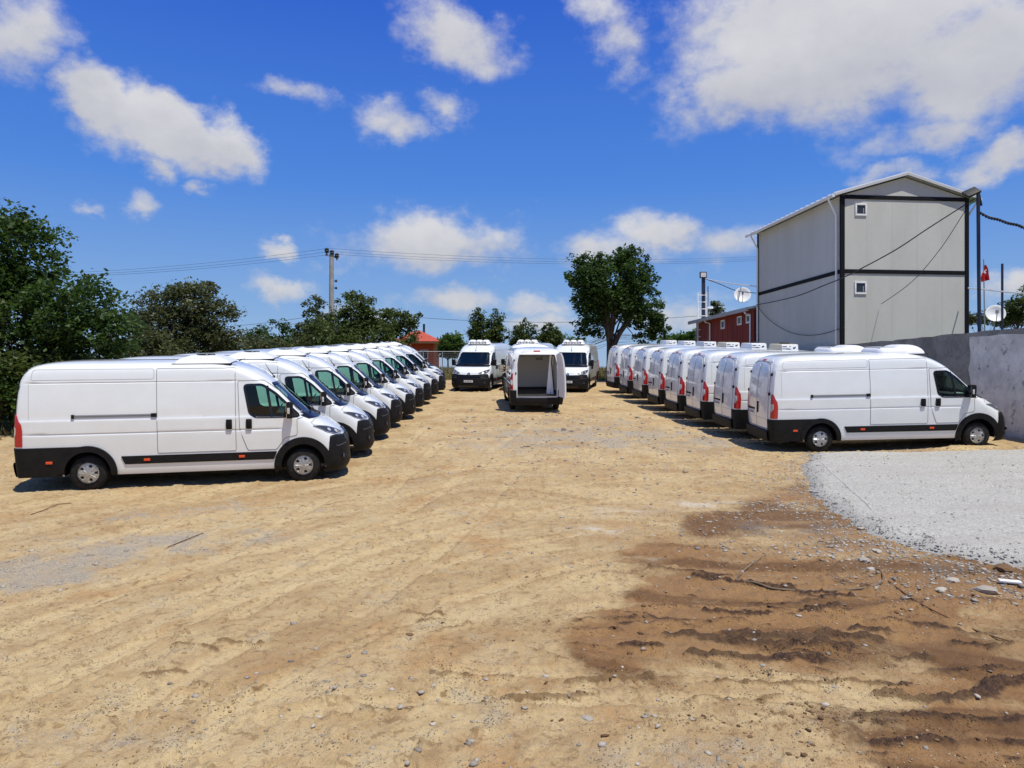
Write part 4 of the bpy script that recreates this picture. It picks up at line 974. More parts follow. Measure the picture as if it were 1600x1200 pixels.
# ---- stones and clods lying about the lot
def make_scatter():
    rg = np.random.RandomState(11); n = 90000
    Y = 5 + 30 * rg.rand(n) ** 2.0; X = (rg.rand(n) - .5) * 1.6 * Y
    d = .02 + .9 * grow((4.6, 11.2), 1.9, 1.6, X, Y) + .75 * grow((5.4, 9.2), 1.4, .8, X, Y) + .9 * grow((2.4, 22), 4.2, 8, X, Y) + .35 * grow((-6.3, 9.8), 1.6, 1.3, X, Y) + .10 * grow((1.3, 5.6), 1.8, .6, X, Y) \
        + .35 * grow((-5.1, 11.1), .9, .6, X, Y) + .25 * grow((5.8, 21), 2.5, 2.5, X, Y) + .25 * grow((-1.5, 6.6), 2, .6, X, Y)
    _, s = inside_soft(X, Y, PAD, 12, .16, .3); keep = (rg.rand(n) < d * .42 * (.3 + 1.4 * fbm(X * 1.4, Y * 1.4, 3, 33))) & (s < 0) & (X < wall_x(Y) - .4)
    X, Y = X[keep], Y[keep]; S = (.004 + .024 * rg.rand(len(X)) ** 7 + .006 * rg.rand(len(X))) * (1 + np.clip(Y - 13, 0, 20) / 10)
    o = stones_mesh('scattered_stones', np.stack([X, Y, gh(X, Y) + S * .12], -1), S, M['stone'], 6); tag(o, kind='stuff')
    n = 26000; X = rg.uniform(-1.5, 6, n); Y = rg.uniform(5.3, 10.5, n)
    v = Y + .10 * (X - 2) + .55 * (fbm(X * .35, Y * .45, 3, 40) - .5) * 2 + .14 * np.where(Y < 8, (X - 2.2), 0) * sst(8.2, 7.2, Y)
    rut = fbm(X * .33, v * 1.9, 2, 41)
    pz = np.exp(-(((X - 2.7) / 2.7) ** 2 + ((Y - 8.1) / 1.7) ** 2)) + .8 * np.exp(-(((X - 3.6) / 1.6) ** 2 + ((Y - 6.0) / 1.0) ** 2)) + .10 * np.exp(-(((X + .2) / 3.2) ** 2 + ((Y - 7.2) / 1.4) ** 2))
    keep = rg.rand(n) < np.exp(-((rut - .49) / .03) ** 2) * pz * .75 * sst(.3, .6, fbm(X * 1.6, Y * 2.4, 3, 44)); X, Y = X[keep], Y[keep]
    S = .005 + .020 * rg.rand(len(X)) ** 4
    n = 22000; X2 = rg.uniform(2.2, 8.2, n); Y2 = rg.uniform(8.6, 14.0, n); _, s2 = inside_soft(X2, Y2, PAD, 12, .16, .3)
    k2 = (rg.rand(n) <   .36 * sst(.42, .62, fbm(X2 * 1.1, Y2 * 1.1, 4, 151)) * sst(-3.2, -.4, s2)) & (s2 < -.02); S2 = .006 + .026 * rg.rand(n) ** 6 + .007 * rg.rand(n); X2, Y2, S2 = X2[k2], Y2[k2], S2[k2]
    tag(stones_mesh('rubble_stones', np.stack([X2, Y2, gh(X2, Y2) + S2 * .12], -1), S2, M['stone'], 16), kind='stuff')
    n = 30000; Y3 = 5.2 + 12 * rg.rand(n) ** 1.6; X3 = (rg.rand(n) - .5) * 1.55 * Y3; k3 = (rg.rand(n) < .40 * sst(.50, .66, fbm(X3 * 1.2, Y3 * 1.6, 4, 153))) & (inside_soft(X3, Y3, PAD, 12, .16, .3)[1] < 0); X3, Y3 = X3[k3], Y3[k3]; S3 = .003 + .011 * rg.rand(len(X3)) ** 3
    tag(stones_mesh('dirt_crumbs', np.stack([X3, Y3, gh(X3, Y3) + S3 * .15], -1), S3, M['crumb'], 18), kind='stuff')
    tag(stones_mesh('mud_clods', np.stack([X, Y, gh(X, Y) + S * .15], -1), S, M['clod'], 8), kind='stuff')
make_scatter()
def lone(name, px, py, s, lab, cat, seed, m='stone', grp=None, flat=.5):
    x, y = gpix(px, py); rg = np.random.RandomState(seed)
    mb = MB(); vs = []
    bm = bmesh.new(); bmesh.ops.create_icosphere(bm, subdivisions=2, radius=1)
    for v in bm.verts:
        k = 1 + .5 * (vnoise(np.array([v.co.x * 1.7 + seed]), np.array([v.co.y * 1.7 + v.co.z * 2.1]), seed)[0] - .5)
        vs.append((v.co.x * k * s * 1.3, v.co.y * k * s, v.co.z * k * s * flat))
    mb.add(vs, [[v.index for v in f.verts] for f in bm.faces]); bm.free()
    o = mb.build(name, M[m], sharp=25); o.location = (x, y, float(gh(x, y)) + s * flat * .3); o.rotation_euler = (0, 0, rg.rand() * 6)
    me = o.data; a = me.attributes.new('tone', 'FLOAT', 'POINT'); a.data.foreach_set('value', np.full(len(me.vertices), .55 + .4 * rg.rand(), np.float32))
    tag(o, lab, cat, grp)
for i, (px, py, s, lab) in enumerate((
    (918, 1120, .055, 'flat pale stone alone on dry dirt at the edge of a dark wet patch'), (1350, 876, .10, 'pale stone half sunk in brown mud beside the curved hose end'),
    (1362, 890, .075, 'pale grey stone in the mud just in front of the hose end'), (1488, 908, .10, 'flat tan stone nearest left of the white foam strip'),
    (1540, 925, .13, 'wide flat grey stone below the white foam strip at right'), (1345, 828, .06, 'small stone at the foot of the gravel bed edge'),
    (1370, 862, .09, 'rounded pale stone between hose and gravel bed'), (1470, 923, .08, 'grey stone left of the widest flat stone in the mud'),
    (1290, 1106, .035, 'small pale stone on dry dirt in front of the ruts'), (1030, 885, .05, 'dark lump of dirt where the dry and wet soil meet'),
    (640, 992, .04, 'dark clod on dry tan dirt in the middle foreground'), (1568, 890, .15, 'largest dark earth lump at the right end of the gravel edge'))):
    lone('stone' if 'stone' in lab else 'dirt_lump', px, py, s * .78, lab, 'stone' if 'stone' in lab else 'dirt lump', 40 + i, 'stone' if 'stone' in lab else 'clod', None)
def ground_curve(pts, h):
    return [Vector((x, y, float(gh(x, y)) + h)) for x, y in (gpix(*p) for p in pts)]
mat('hose_grey', (.22, .155, .095), .7, var=.4, vscale=6); mat('twig_brown', (.15, .075, .035), .9); mat('foam_white', (.78, .78, .77), .7, var=.1, vscale=9)
h = MB(); h.tube(smooth_path(ground_curve([(1196, 868), (1172, 885), (1156, 900), (1152, 910), (1180, 916), (1215, 923), (1290, 925), (1345, 922), (1370, 917), (1380, 907), (1376, 895), (1362, 890)], .012)), .013, 8)
tag(h.build('hose', M['hose_grey']), 'grey brown hose looping over the muddy ruts at right', 'hose')
h = MB(); h.tube(smooth_path(ground_curve([(1388, 908), (1430, 940), (1480, 965), (1530, 985), (1582, 1000)], .012)), .008, 6)
tag(h.build('cable', M['twig_brown']), 'thin dark cable trailing to the right across the wet mud', 'cable')
h = MB(); h.tube(smooth_path([Vector((x, y, gz(x, y) + .135)) for x, y in (gpix(*p) for p in [(1280, 728), (1302, 750), (1325, 770), (1350, 793), (1362, 808)])]), .0045, 6)
tag(h.build('string_line', M['foam_white']), 'pale string lying across the grey gravel bed', 'string')
for pts, lab in (([(48, 805), (68, 798), (90, 790), (112, 787)], 'reddish curved twig on the ground near the nearest left van'), ([(262, 856), (285, 847), (305, 838), (318, 834)], 'thin brown twig in the middle of the dry tan ground')):
    h = MB(); h.tube(smooth_path(ground_curve(pts, .015)), [.007] * 18 + [.004], 6); tag(h.build('twig', M['twig_brown']), lab, 'twig')
x, y = gpix(1578, 914); h = MB(); h.box((0, 0, 0), (.24, .085, .022)); o = h.build('foam_strip', M['foam_white'], bevel=.002); o.location = (x, y, float(gh(x, y)) + .03); o.rotation_euler = (R(5), R(2), R(-16))
tag(o, 'small white foam strip lying on the mud at right', 'foam strip')
# ================================================================== WALL AND BUILDINGS
def noise_mat(name, c0, c1, scale=2, rough=.85, bump=.3, bscale=20, streak=None, stretch=(1, 1, 1), c2=None):
    m = bpy.data.materials.new(name); m.use_nodes = True; t = m.node_tree; N = NT(t); b = t.nodes['Principled BSDF']
    co = N.n('ShaderNodeTexCoord').outputs['Object']
    mp = N.n('ShaderNodeMapping'); t.links.new(co, mp.inputs[0]); mp.inputs['Scale'].default_value = stretch
    n1 = N.noise(mp.outputs[0], scale, 8, .65); n2 = N.noise(co, bscale, 5, .65)
    c = N.mix(N.ramp(n1, .33, .66), c0, c1)
    if c2: c = N.mix(N.m('MULTIPLY', N.ramp(N.noise(mp.outputs[0], scale * 3.1, 6, .7), .56, .68), .8), c, c2)
    c = N.mix(N.m('MULTIPLY', N.ramp(n2, .4, .75), .25), c, tuple(v * .6 for v in c0))
    t.links.new(c, b.inputs['Base Color']); b.inputs['Roughness'].default_value = rough; b.inputs['Specular IOR Level'].default_value = .3
    bp = N.n('ShaderNodeBump', inp={0: bump, 1: .03}); t.links.new(N.m('ADD', n2, N.m('MULTIPLY', n1, .7)), bp.inputs['Height']); t.links.new(bp.outputs[0], b.inputs['Normal'])
    M[name] = m; return m
noise_mat('concrete', (.20, .185, .16), (.32, .30, .26), 1.6, .92, .5, 9, c2=(.13, .125, .115))
noise_mat('plaster', (.58, .545, .49), (.82, .775, .70), 1.4, .9, 1.0, 5, c2=(.20, .185, .165))
noise_mat('panel_grey', (.50, .495, .45), (.56, .555, .51), .5, .75, .06, 30, stretch=(1, 1, .35))
noise_mat('panel_red', (.18, .030, .022), (.25, .044, .032), .8, .7, .08, 25, stretch=(1, 1, .3))
mat('band_black', (.008, .008, .009), .6, spec=.15); mat('frame_white', (.78, .78, .77), .4); mat('pane_dark', (.03, .032, .035), .12)
mat('roof_white', (.76, .77, .78), .35, metal=.15, var=.08, vscale=1.2); mat('roof_under', (.40, .41, .42), .6); mat('steel_grey', (.33, .34, .35), .45, metal=.5)
mat('pole_dark', (.022, .028, .055), .45, metal=.2); mat('cable_black', (.012, .012, .014), .6); mat('cable_white', (.7, .7, .7), .5); mat('dish_white', (.76, .76, .75), .4)
mat('flag_red', (.55, .010, .018), .75); mat('flag_white', (.8, .8, .8), .75); mat('lamp_glass', (.62, .60, .55), .15, coat=.6)

def wall():
    root = empty('retaining_wall', (wall_x(24), 24, gz(13, 24)), 'rough grey concrete retaining wall in front of the nearest right-hand van', 'wall')
    T = Matrix.Translation(-root.location)
    def piece(y0, y1, off, th, m, name, top=0.0, seed=0, n=60, zb=-.4, rag=False):
        mb = MB(); rows = []
        for i in range(n + 1):
            y = y0 + (y1 - y0) * i / n; x = wall_x(y) - off; zt = PLATEAU + top + (.05 * (fbm(np.array([y * 1.8]), np.array([seed + .5]), 3, 7)[0] - .5) * 2)
            g = gz(wall_x(y) - .6, y) + zb
            pr = []
            for k in range(9):
                z = g + (zt - g) * k / 8; xx = x + .035 * (fbm(np.array([y * 1.5]), np.array([z * 1.5]), 3, 31)[0] - .5)
                pr.append((xx, y, z))
            pr += [(x + th, y, zt - .01), (x + th, y, g)]
            rows.append(pr)
        mb.grid(rows, 0, True, closed=True)
        for r in (rows[0], rows[-1]): mb.add(r, [tuple(range(len(r)))], 0)
        mb.v = [tuple(T @ Vector(v)) for v in mb.v]
        return mb.build(name, M[m], root, sharp=35)
    piece(12.5, 32.3, 0, .28, 'concrete', 'wall', 0, 1)
    # lighter render: a coat 3 cm proud with a ragged far edge, below the bare top band
    mb = MB(); ys = np.linspace(12.5, 24.1, 50); rows = []
    for j, f in enumerate(np.linspace(0, 1, 14)):
        row = []
        for y in ys:
            g = gz(wall_x(y) - .6, y) - .3; zt = PLATEAU - .16 + .10 * (fbm(np.array([y * 1.2]), np.array([3.3]), 3, 17)[0] - .5)
            z = g + (zt - g) * f; yy = y
            if y > 23.4: yy = 23.35 + (y - 23.4) * .3 + .45 * (fbm(np.array([z * 1.7]), np.array([.7]), 3, 18)[0] - .3)
            row.append((wall_x(yy) - .035 - .05 * (fbm(np.array([yy * 1.3]), np.array([z * 1.3]), 4, 32)[0] - .2), yy, z))
        rows.append(row)
    mb.grid(rows, 0, True); n0 = len(mb.v)
    edge = [r[-1] for r in rows]; top = rows[-1]
    mb.grid([edge, [(wall_x(p[1]) + .05, p[1] + .01, p[2]) for p in edge]], 0, False); mb.grid([top, [(wall_x(p[1]) + .05, p[1], p[2] + .01) for p in top]], 0, False)
    mb.v = [tuple(T @ Vector(v)) for v in mb.v]
    tag(mb.build('plaster_coat', M['plaster'], root, sharp=35), 'lighter patchy render on the near part of the wall')
wall()

DU = Vector((1, .101, 0)).normalized(); DV = Vector((-.101, 1, 0)).normalized(); UP = Vector((0, 0, 1))
def frame_at(o):                                   # building frame: u along the gable wall, v going away
    return lambda u, v, z: o + DU * u + DV * v + UP * z
def box_uvz(mb, F, u0, u1, v0, v1, z0, z1, m=0):
    vs = [F(u, v, z) for z in (z0, z1) for u, v in ((u0, v0), (u1, v0), (u1, v1), (u0, v1))]
    mb.add(vs, [(0, 3, 2, 1), (4, 5, 6, 7), (0, 1, 5, 4), (1, 2, 6, 5), (2, 3, 7, 6), (3, 0, 4, 7)], m)
def small_window(F, root, kind, a, z0, z1, w, fw=.07, inner='vent_pane'):
    """kind 'g' on the gable wall (a = u centre), 's' on the side wall (a = v centre)"""
    def bx(mb, a0, a1, d0, d1, zz0, zz1, m=0):
        if kind == 'g': box_uvz(mb, F, a0, a1, -d1, -d0, zz0, zz1, m)
        else: box_uvz(mb, F, -d1, -d0, a0, a1, zz0, zz1, m)
    f = MB(); h = w / 2
    bx(f, a - h, a + h, .002, .05, z0, z0 + fw); bx(f, a - h, a + h, .002, .05, z1 - fw, z1); bx(f, a - h, a - h + fw, .002, .05, z0 + fw + .002, z1 - fw - .002); bx(f, a + h - fw, a + h, .002, .05, z0 + fw + .002, z1 - fw - .002)
    o = f.build('window', M['frame_white'], root, bevel=.008)
    p = MB(); bx(p, a - h + fw, a + h - fw, .004, .012, z0 + fw, z1 - fw); p.build('pane', M['pane_dark'], o)
    s = MB(); bx(s, a - h + fw + .03, a + h - fw - .03, .014, .022, z0 + fw, z0 + fw + .03); bx(s, a + h - fw - .10, a + h - fw - .05, .014, .03, z0 + fw + .04, z1 - fw - .12); s.build('sash', M['steel_grey'], o)

mat('steel_light', (.50, .51, .52), .5)
def grey_building():
    O = at(1315, 545, 32.8); O.z = PLATEAU; F0 = frame_at(O); W_, L_, H = 5.72, 8.5, EYE + 8.06 - PLATEAU; mid = 3.24
    root = empty('prefab_building', F0(W_ / 2, L_ / 2, 0), 'two storey light grey prefab building with black trim bands behind the concrete wall', 'building')
    Tm = -root.location; F = lambda u, v, z: F0(u, v, z) + Tm
    rise = .84
    b = MB(); p = [F(0, 0, 0), F(W_, 0, 0), F(W_, L_, 0), F(0, L_, 0), F(0, 0, H), F(W_, 0, H), F(W_, L_, H), F(0, L_, H), F(W_ / 2, 0, H + rise), F(W_ / 2, L_, H + rise)]
    b.add(p, [(0, 1, 5, 8, 4), (2, 3, 7, 9, 6), (3, 0, 4, 7), (1, 2, 6, 5)])
    b.build('wall', M['panel_grey'], root, sharp=20)
    s = MB()                                       # faint vertical joints of the panels
    for i in range(1, 5): box_uvz(s, F, W_ * i / 5 - .004, W_ * i / 5 + .004, -.004, .0, .02, H - .25)
    for i in range(1, 7): box_uvz(s, F, -.004, .0, L_ * i / 7 - .006, L_ * i / 7 + .006, .02, H - .05)
    s.build('panel_joint', M['panel_joint'], root)
    for z in (mid, H - .06):
        t = MB(); box_uvz(t, F, .13, W_ - .02, -.035, -.002, z - .085, z + .085); t.build('trim_band', M['band_black'], root)
    t = MB(); box_uvz(t, F, -.035, -.002, .13, L_ - .02, mid - .085, mid + .085); t.build('trim_band', M['band_black'], root)
    for u in (-.04, W_ - .09):
        t = MB(); box_uvz(t, F, u, u + .16, -.045, .10, 0, H); t.build('corner_post', M['band_black'], root)
    t = MB(); box_uvz(t, F, -.045, .08, L_ - .08, L_ + .04, 0, H); t.build('corner_post', M['band_black'], root)
    # roof: two pitched sheets with standing ribs, soffit and gutter
    e0, e1 = -.20, L_ + .45; ov = .42; sl_ = rise / (W_ / 2)
    for side in (0, 1):
        r = MB(); ue = -ov if side == 0 else W_ + ov; ur = W_ / 2; zr = H + rise + .06; ze = H - ov * sl_ + .06
        vs = [F(ue, e0, ze), F(ur, e0, zr), F(ur, e1, zr), F(ue, e1, ze)]
        vs += [v + UP * .09 for v in vs]
        r.add(vs, [(0, 1, 2, 3), (7, 6, 5, 4), (0, 4, 5, 1), (1, 5, 6, 2), (2, 6, 7, 3), (3, 7, 4, 0)])
        ro = r.build('roof', M['roof_white'], root)
        rb = MB(); k = 18
        for i in range(k + 1):
            v = e0 + .05 + (e1 - e0 - .1) * i / k; rb.bar(F(ue, v, ze + .105), F(ur, v, zr + .105), .07, .085, up=(0, 0, 1))
        rb.build('roof_rib', M['roof_white'], ro)
        so = MB(); so.add([F(ue, e0 + .02, ze - .012), F(ur, e0 + .02, zr - .012), F(ur, e1 - .02, zr - .012), F(ue, e1 - .02, ze - .012)], [(0, 1, 2, 3)]); so.build('soffit', M['roof_under'], ro)
        g = MB(); uu = ue - .06 if side == 0 else ue + .06; g.tube([F(uu, e0 - .02, ze + .0), F(uu, e1, ze + .0)], .075, 8); g.build('gutter', M['roof_white'], root)
        fc = MB(); fc.bar(F(ue, e0 - .015, ze + .045), F(ur, e0 - .015, zr + .045), .03, .10); fc.build('barge_board', M['steel_light'], root)
        pts_v = [.28, L_ - .1] if side == 0 else [.12]
        for v in pts_v:
            d = MB(); ud = -.09 if side == 0 else W_ + .09
            d.tube([F(uu, v - .1, ze - .04), F(uu, v - .1, ze - .12), F(ud, v, ze - .75), F(ud, v, .12)], .045, 8)
            for z in (1.2, 2.6, 4.0): d.tube([F(ud, v, z - .03), F(ud, v, z + .03)], .056, 8)
            d.build('downpipe', M['frame_white'], root)
    small_window(F, root, 'g', .86, H - .86, H - .34, .52); small_window(F, root, 'g', .84, mid - .98, mid - .44, .54)
    # cables that sag along the facade
    def sag(name, a, b_, d, r, lab):
        n = 18; pts = [a.lerp(b_, i / n) - UP * d * 4 * (i / n) * (1 - i / n) for i in range(n + 1)]
        m = MB(); m.tube(pts, r, 6); tag(m.build(name, M['cable_black']), lab, 'cable')
    return F0, H, W_, L_
mat('panel_joint', (.49, .485, .445), .8)
BF, BH, BW, BL = grey_building()
def cable(name, pts, r, mname, lab, cat='cable', sm_=True):
    m = MB(); m.tube(smooth_path([Vector(p) for p in pts]) if sm_ else pts, r, 6); return tag(m.build(name, M[mname]), lab, cat)
fz = lambda u, py, v=-.08: (lambda P: Vector((P.x, P.y, EYE + (600 - py) / 1200 * P.y)))(BF(u, v, 0))
def on_gable(px, py, d=.10):
    """point just in front of the gable wall on the ray of a pixel"""
    o = BF(0, -d, 0); k = (px - 800) / 1200; n = DV; Y = n.dot(o) / (n.x * k + n.y); return at(px, py, Y)
def on_side(px, py, d=.12):
    o = BF(-d, 0, 0); k = (px - 800) / 1200; n = DU; Y = n.dot(o) / (n.x * k + n.y); return at(px, py, Y)
cable('cable', [at(1525, 309, 27.5), at(1450, 357, 28.2), at(1400, 390, 28.8), at(1345, 420, 30), at(1317, 434, 31), at(1290, 445, 32.2), at(1250, 461, 34.5), at(1215, 470, 37.5), on_side(1182, 476.5)], .022, 'cable_black', 'thick black cable crossing both walls of the grey building')
cable('cable', [at(1526, 312, 27.5), at(1510, 327, 27.8), at(1470, 388, 28.9), at(1425, 440, 30.5), on_gable(1377, 475)], .012, 'cable_black', 'thin black cable slanting down the right half of the gable wall')
cable('cable', [on_side(1183, 478), on_side(1200, 498), on_side(1225, 515), on_side(1250, 523), on_side(1278, 523), on_side(1305, 516), on_gable(1319, 511, .2)], .014, 'cable_black', 'thin cable hanging in a loop low on the shaded side wall')

def red_building():
    O = at(1178, 540, 41.6); F0 = frame_at(Vector((O.x, O.y, PLATEAU))); L_, W_ = 9.1, 5.0; H = EYE + 4.05 - PLATEAU
    root = empty('red_cabin', F0(W_ / 2, L_ / 2, 0), 'low dark red cabin with white roof behind the grey building', 'building'); Tm = -root.location; F = lambda u, v, z: F0(u, v, z) + Tm
    b = MB(); box_uvz(b, F, 0, W_, 0, L_, -1.0, H); b.build('wall', M['panel_red'], root, sharp=20)
    s = MB()
    for i in range(1, 12): box_uvz(s, F, -.006, .0, L_ * i / 12 - .012, L_ * i / 12 + .012, -1.0, H - .02)
    s.build('panel_joint', M['red_joint'], root)
    r = MB(); e = .38; vs = [F(-e, -.1, H + .02), F(W_, -.1, H + 1.0), F(W_, L_ + .45, H + 1.0), F(-e, L_ + .45, H + .02)]; vs += [v + UP * .10 for v in vs]
    r.add(vs, [(0, 1, 2, 3), (7, 6, 5, 4), (0, 4, 5, 1), (1, 5, 6, 2), (2, 6, 7, 3), (3, 7, 4, 0)]); r.build('roof', M['roof_white'], root)
    g = MB(); g.bar(F(-e - .03, -.1, H + .0), F(-e - .03, L_ + .45, H + .0), .10, .20); g.build('gutter', M['roof_under'], root)
    for v in (.35, L_ - 2.6):
        d = MB(); d.tube([F(-e - .02, v, H - .10), F(-e + .04, v, H - .2), F(-.07, v, H - .26), F(-.07, v, -1.0)], .05, 8); d.build('downpipe', M['frame_white'], root)
    b = MB(); box_uvz(b, F, -.03, .06, L_ - .06, L_ + .04, -1, H); b.build('corner_post', M['steel_grey'], root)
    for px0, px1, y0, y1 in ((1126, 1134, 500, 514), (1152, 1160, 494, 508), (1166, 1174, 491, 505)):
        o = F0(0, 0, 0); k = ((px0 + px1) / 2 - 800) / 1200; Y = DU.dot(o) / (DU.x * k + DU.y); v = (at((px0 + px1) / 2, 600, Y) - o).dot(DV)
        za = EYE + (600 - y1) / 1200 * Y - PLATEAU; zb = EYE + (600 - y0) / 1200 * Y - PLATEAU
        small_window(F, root, 's', v, za, zb, .62, .09)
    return F0, H
mat('red_joint', (.09, .014, .012), .8)
RF, RH = red_building()

def dish(loc, rad, face, lab, mast):
    root = empty('satellite_dish', loc, lab, 'satellite dish')
    q = Vector(face).to_track_quat('Z', 'Y').to_matrix().to_4x4(); c = Vector((0, 0, mast))
    d = MB(); d.lathe([(.01, 0), (rad * .4, rad * .04), (rad * .75, rad * .15), (rad, rad * .28), (rad * 1.02, rad * .27), (rad * .75, rad * .12), (.01, -.03)], (0, 0, 0), axis='z', n=36)
    T = Matrix.Translation(c) @ q; d.v = [tuple(T @ Vector(v)) for v in d.v]; d.build('reflector', M['dish_white'], root, sharp=60)
    a = MB(); tip = Vector((0, -rad * .15, rad * 1.0)); a.tube([T @ Vector((0, -rad * .98, rad * .26)), T @ tip], .018, 6); a.box(T @ tip, (.09, .09, .14)); a.build('feed_arm', M['steel_grey'], root)
    m = MB(); m.tube([(0, .06, 0), (0, .06, mast)], .03, 8); m.tube([(-.22, -.12, 0), (0, .06, mast * .55)], .016, 6); m.tube([(.22, -.12, 0), (0, .06, mast * .55)], .016, 6); m.build('mast', M['steel_grey'], root)
P = at(1160, 473, 44.5); dish(P, .46, (-.25, -.95, .30), 'white satellite dish on the roof of the red cabin', .42)
P = at(1555, 507, 31.5); P.z = PLATEAU; dish(P, .36, (-.35, -.9, .35), 'white satellite dish standing on the yard behind the wall', EYE + (600 - 491) / 1200 * 31.5 - PLATEAU)

# lamp tower with ladder beyond the red cabin
def ladder_tower():
    b = at(1099, 500, 50); b.z = PLATEAU - .6; root = empty('lamp_mast', b, 'slim dark lamp mast with white ladder left of the red cabin', 'lamp mast'); top = at(1099, 433, 50).z - b.z
    p = MB(); p.box((0, 0, top / 2), (.20, .20, top)); p.tube([(.30, 0, 0), (.30, 0, top - .6)], .03, 6); p.build('mast', M['pole_dark'], root)
    l = MB(); l.box((-.38, -.1, top / 2 - .5), (.06, .06, top - 1)); l.box((.2, -.1, top / 2 - .5), (.05, .06, top - 1))
    for i in range(int(top / .45) - 2): l.box((-.09, -.1, .3 + i * .45), (.54, .04, .05))
    l.build('ladder', M['frame_white'], root)
    f = MB(); f.box((-.05, -.16, top + .12), (.46, .12, .40)); o = f.build('floodlight', M['pole_dark'], root, bevel=.02)
    g = MB(); g.box((-.05, -.225, top + .12), (.34, .012, .28)); g.build('lens', M['lamp_glass'], o)
    c = MB(); c.box((.42, -.1, top - 2.0), (.36, .14, .12)); c.build('camera', M['frame_white'], root, bevel=.02)
ladder_tower()
cable('cable', [at(1103, 436, 50), at(1130, 441, 47.5), at(1155, 444.5, 45), at(1181, 447.5, 41.6)], .035, 'cable_white', 'white cable from the ladder mast to the grey building')
cable('cable', [at(1103, 436, 50), at(1125, 444, 47.5), at(1150, 454, 45), at(1181, 458, 41.6)], .022, 'cable_black', 'dark cable sagging from the ladder mast behind the dish')

# dark lamp pole at the right of the building
def flood_pole():
    Yp = 27.5; b = at(1530.5, 520, Yp); b.z = PLATEAU; top = at(1529, 300, Yp).z - b.z
    root = empty('lamp_pole', b, 'tall thin dark pole with a floodlight beside the gable wall', 'lamp pole')
    p = MB(); p.tube([(0, 0, 0), (-.03, 0, top * .5), (-.05, 0, top)], .062, 10); p.build('pole', M['pole_dark'], root)
    f = MB(); rot = Matrix.Rotation(R(-24), 3, 'Y') @ Matrix.Rotation(R(40), 3, 'X')
    f.box((-.36, -.12, top - .04), (.50, .36, .09), 0, rot); f.bar((-.05, 0, top - .02), (-.25, -.05, top - .02), .06, .05); f.bar((-.05, -.02, top + .06), (.06, -.02, top - .50), .07, .05); o = f.build('floodlight', M['cable_black'], root, bevel=.015)
    g = MB(); g.box(Vector((-.36, -.12, top - .04)) + rot @ Vector((0, -.02, -.048)), (.41, .28, .012), 0, rot); g.build('lens', M['lamp_glass'], o)
flood_pole()
tw = [at(1530, 332, 27.5), at(1545, 340, 27.2), at(1560, 343.5, 26.9), at(1575, 349, 26.6), at(1590, 352, 26.3), at(1610, 359, 26), at(1680, 372, 25)]
m = MB(); sp = smooth_path(tw, 10)
for k in range(2): m.tube([p + Vector((0, math.cos(i * 1.1 + k * math.pi) * .03, math.sin(i * 1.1 + k * math.pi) * .03)) for i, p in enumerate(sp)], .03, 6)
tag(m.build('cable', M['cable_black']), 'thick twisted black cable running right from the lamp pole', 'cable')
cable('cable', [at(1513, 450, 33), at(1545, 453, 31), at(1575, 456.5, 29.5), at(1620, 460, 28)], .028, 'cable_white', 'white cable stretched right of the grey building')
def flagpole():
    Yp = 36; b = at(1539, 515, Yp); b.z = PLATEAU; top = at(1535.5, 405, Yp).z - b.z
    root = empty('flagpole', b, 'thin flagpole with a limp red flag behind the dark lamp pole', 'flagpole')
    p = MB(); p.tube([(0, 0, 0), (-.06, 0, top)], [.035, .022], 8); p.build('pole', M['steel_grey'], root)
    f = MB(); rows = []
    z1, z0 = at(0, 414, Yp).z - b.z, at(0, 441, Yp).z - b.z
    for i in range(15):
        t = i / 14; row = []
        for k in range(9):
            s = k / 8; wdt = (.06 + .30 * t ** .7); row.append((-.05 - .16 * t + s * wdt + .02 * math.sin(7 * t), -.05 + .07 * math.sin(s * 9 + t * 3) * (.3 + t), z1 + (z0 - z1) * t + .10 * s * t))
        rows.append(row)
    f.grid(rows, 0, True); o = f.build('flag', M['flag_red'], fix=False); o.location = b
    tag(o, 'limp red flag with a white crescent hanging from the thin flagpole', 'flag')
    def fp(t, s):
        wdt = (.06 + .30 * t ** .7); return Vector((-.05 - .16 * t + s * wdt + .02 * math.sin(7 * t), -.062 + .07 * math.sin(s * 9 + t * 3) * (.3 + t) - .03, z1 + (z0 - z1) * t + .10 * s * t))
    c = MB(); n = 16; outer = [fp(.42 + .12 * math.sin(R(40 + 280 * i / n)), .45 + .36 * math.cos(R(40 + 280 * i / n))) for i in range(n + 1)]; inner = [fp(.42 + .085 * math.sin(R(40 + 280 * i / n)), .52 + .26 * math.cos(R(40 + 280 * i / n))) for i in range(n + 1)]
    c.grid([outer, inner], 0, False); q = MB()
    st = [fp(.60 + (.055 if i % 2 == 0 else .022) * math.sin(R(36 * i + 90)), .55 + (.17 if i % 2 == 0 else .07) * math.cos(R(36 * i + 90))) for i in range(10)]; c.add(st, [tuple(range(10))])
    c.build('crescent_and_star', M['flag_white'], o)
flagpole()
b = at(1566, 512, 30.5); b.z = PLATEAU; top = at(1566, 412, 30.5).z - b.z
m = MB(); m.tube([(0, 0, 0), (0, 0, top)], .045, 8); m.box((0, 0, .03), (.22, .22, .05)); o = m.build('pole', M['pole_dark']); o.location = b; tag(o, 'bare thin dark pole just right of the standing satellite dish', 'pole')
# green mown bank beyond the wall
mat('turf', (.045, .22, .030), .9, var=.3, vscale=3, bump=.4, bscale=30)
m = MB(); rows = []
for i in range(13):
    x = 19.6 + i * 1.2; rows.append([(x, y, PLATEAU + z + .12 * math.sin(x * .9) * (z > 0)) for y, z in ((33.5, -.3), (34, .05), (36, .38), (39, .62), (44, .66), (47, -.3))])
m.grid(rows, 0, True); tag(m.build('grass_bank', M['turf']), kind='structure')
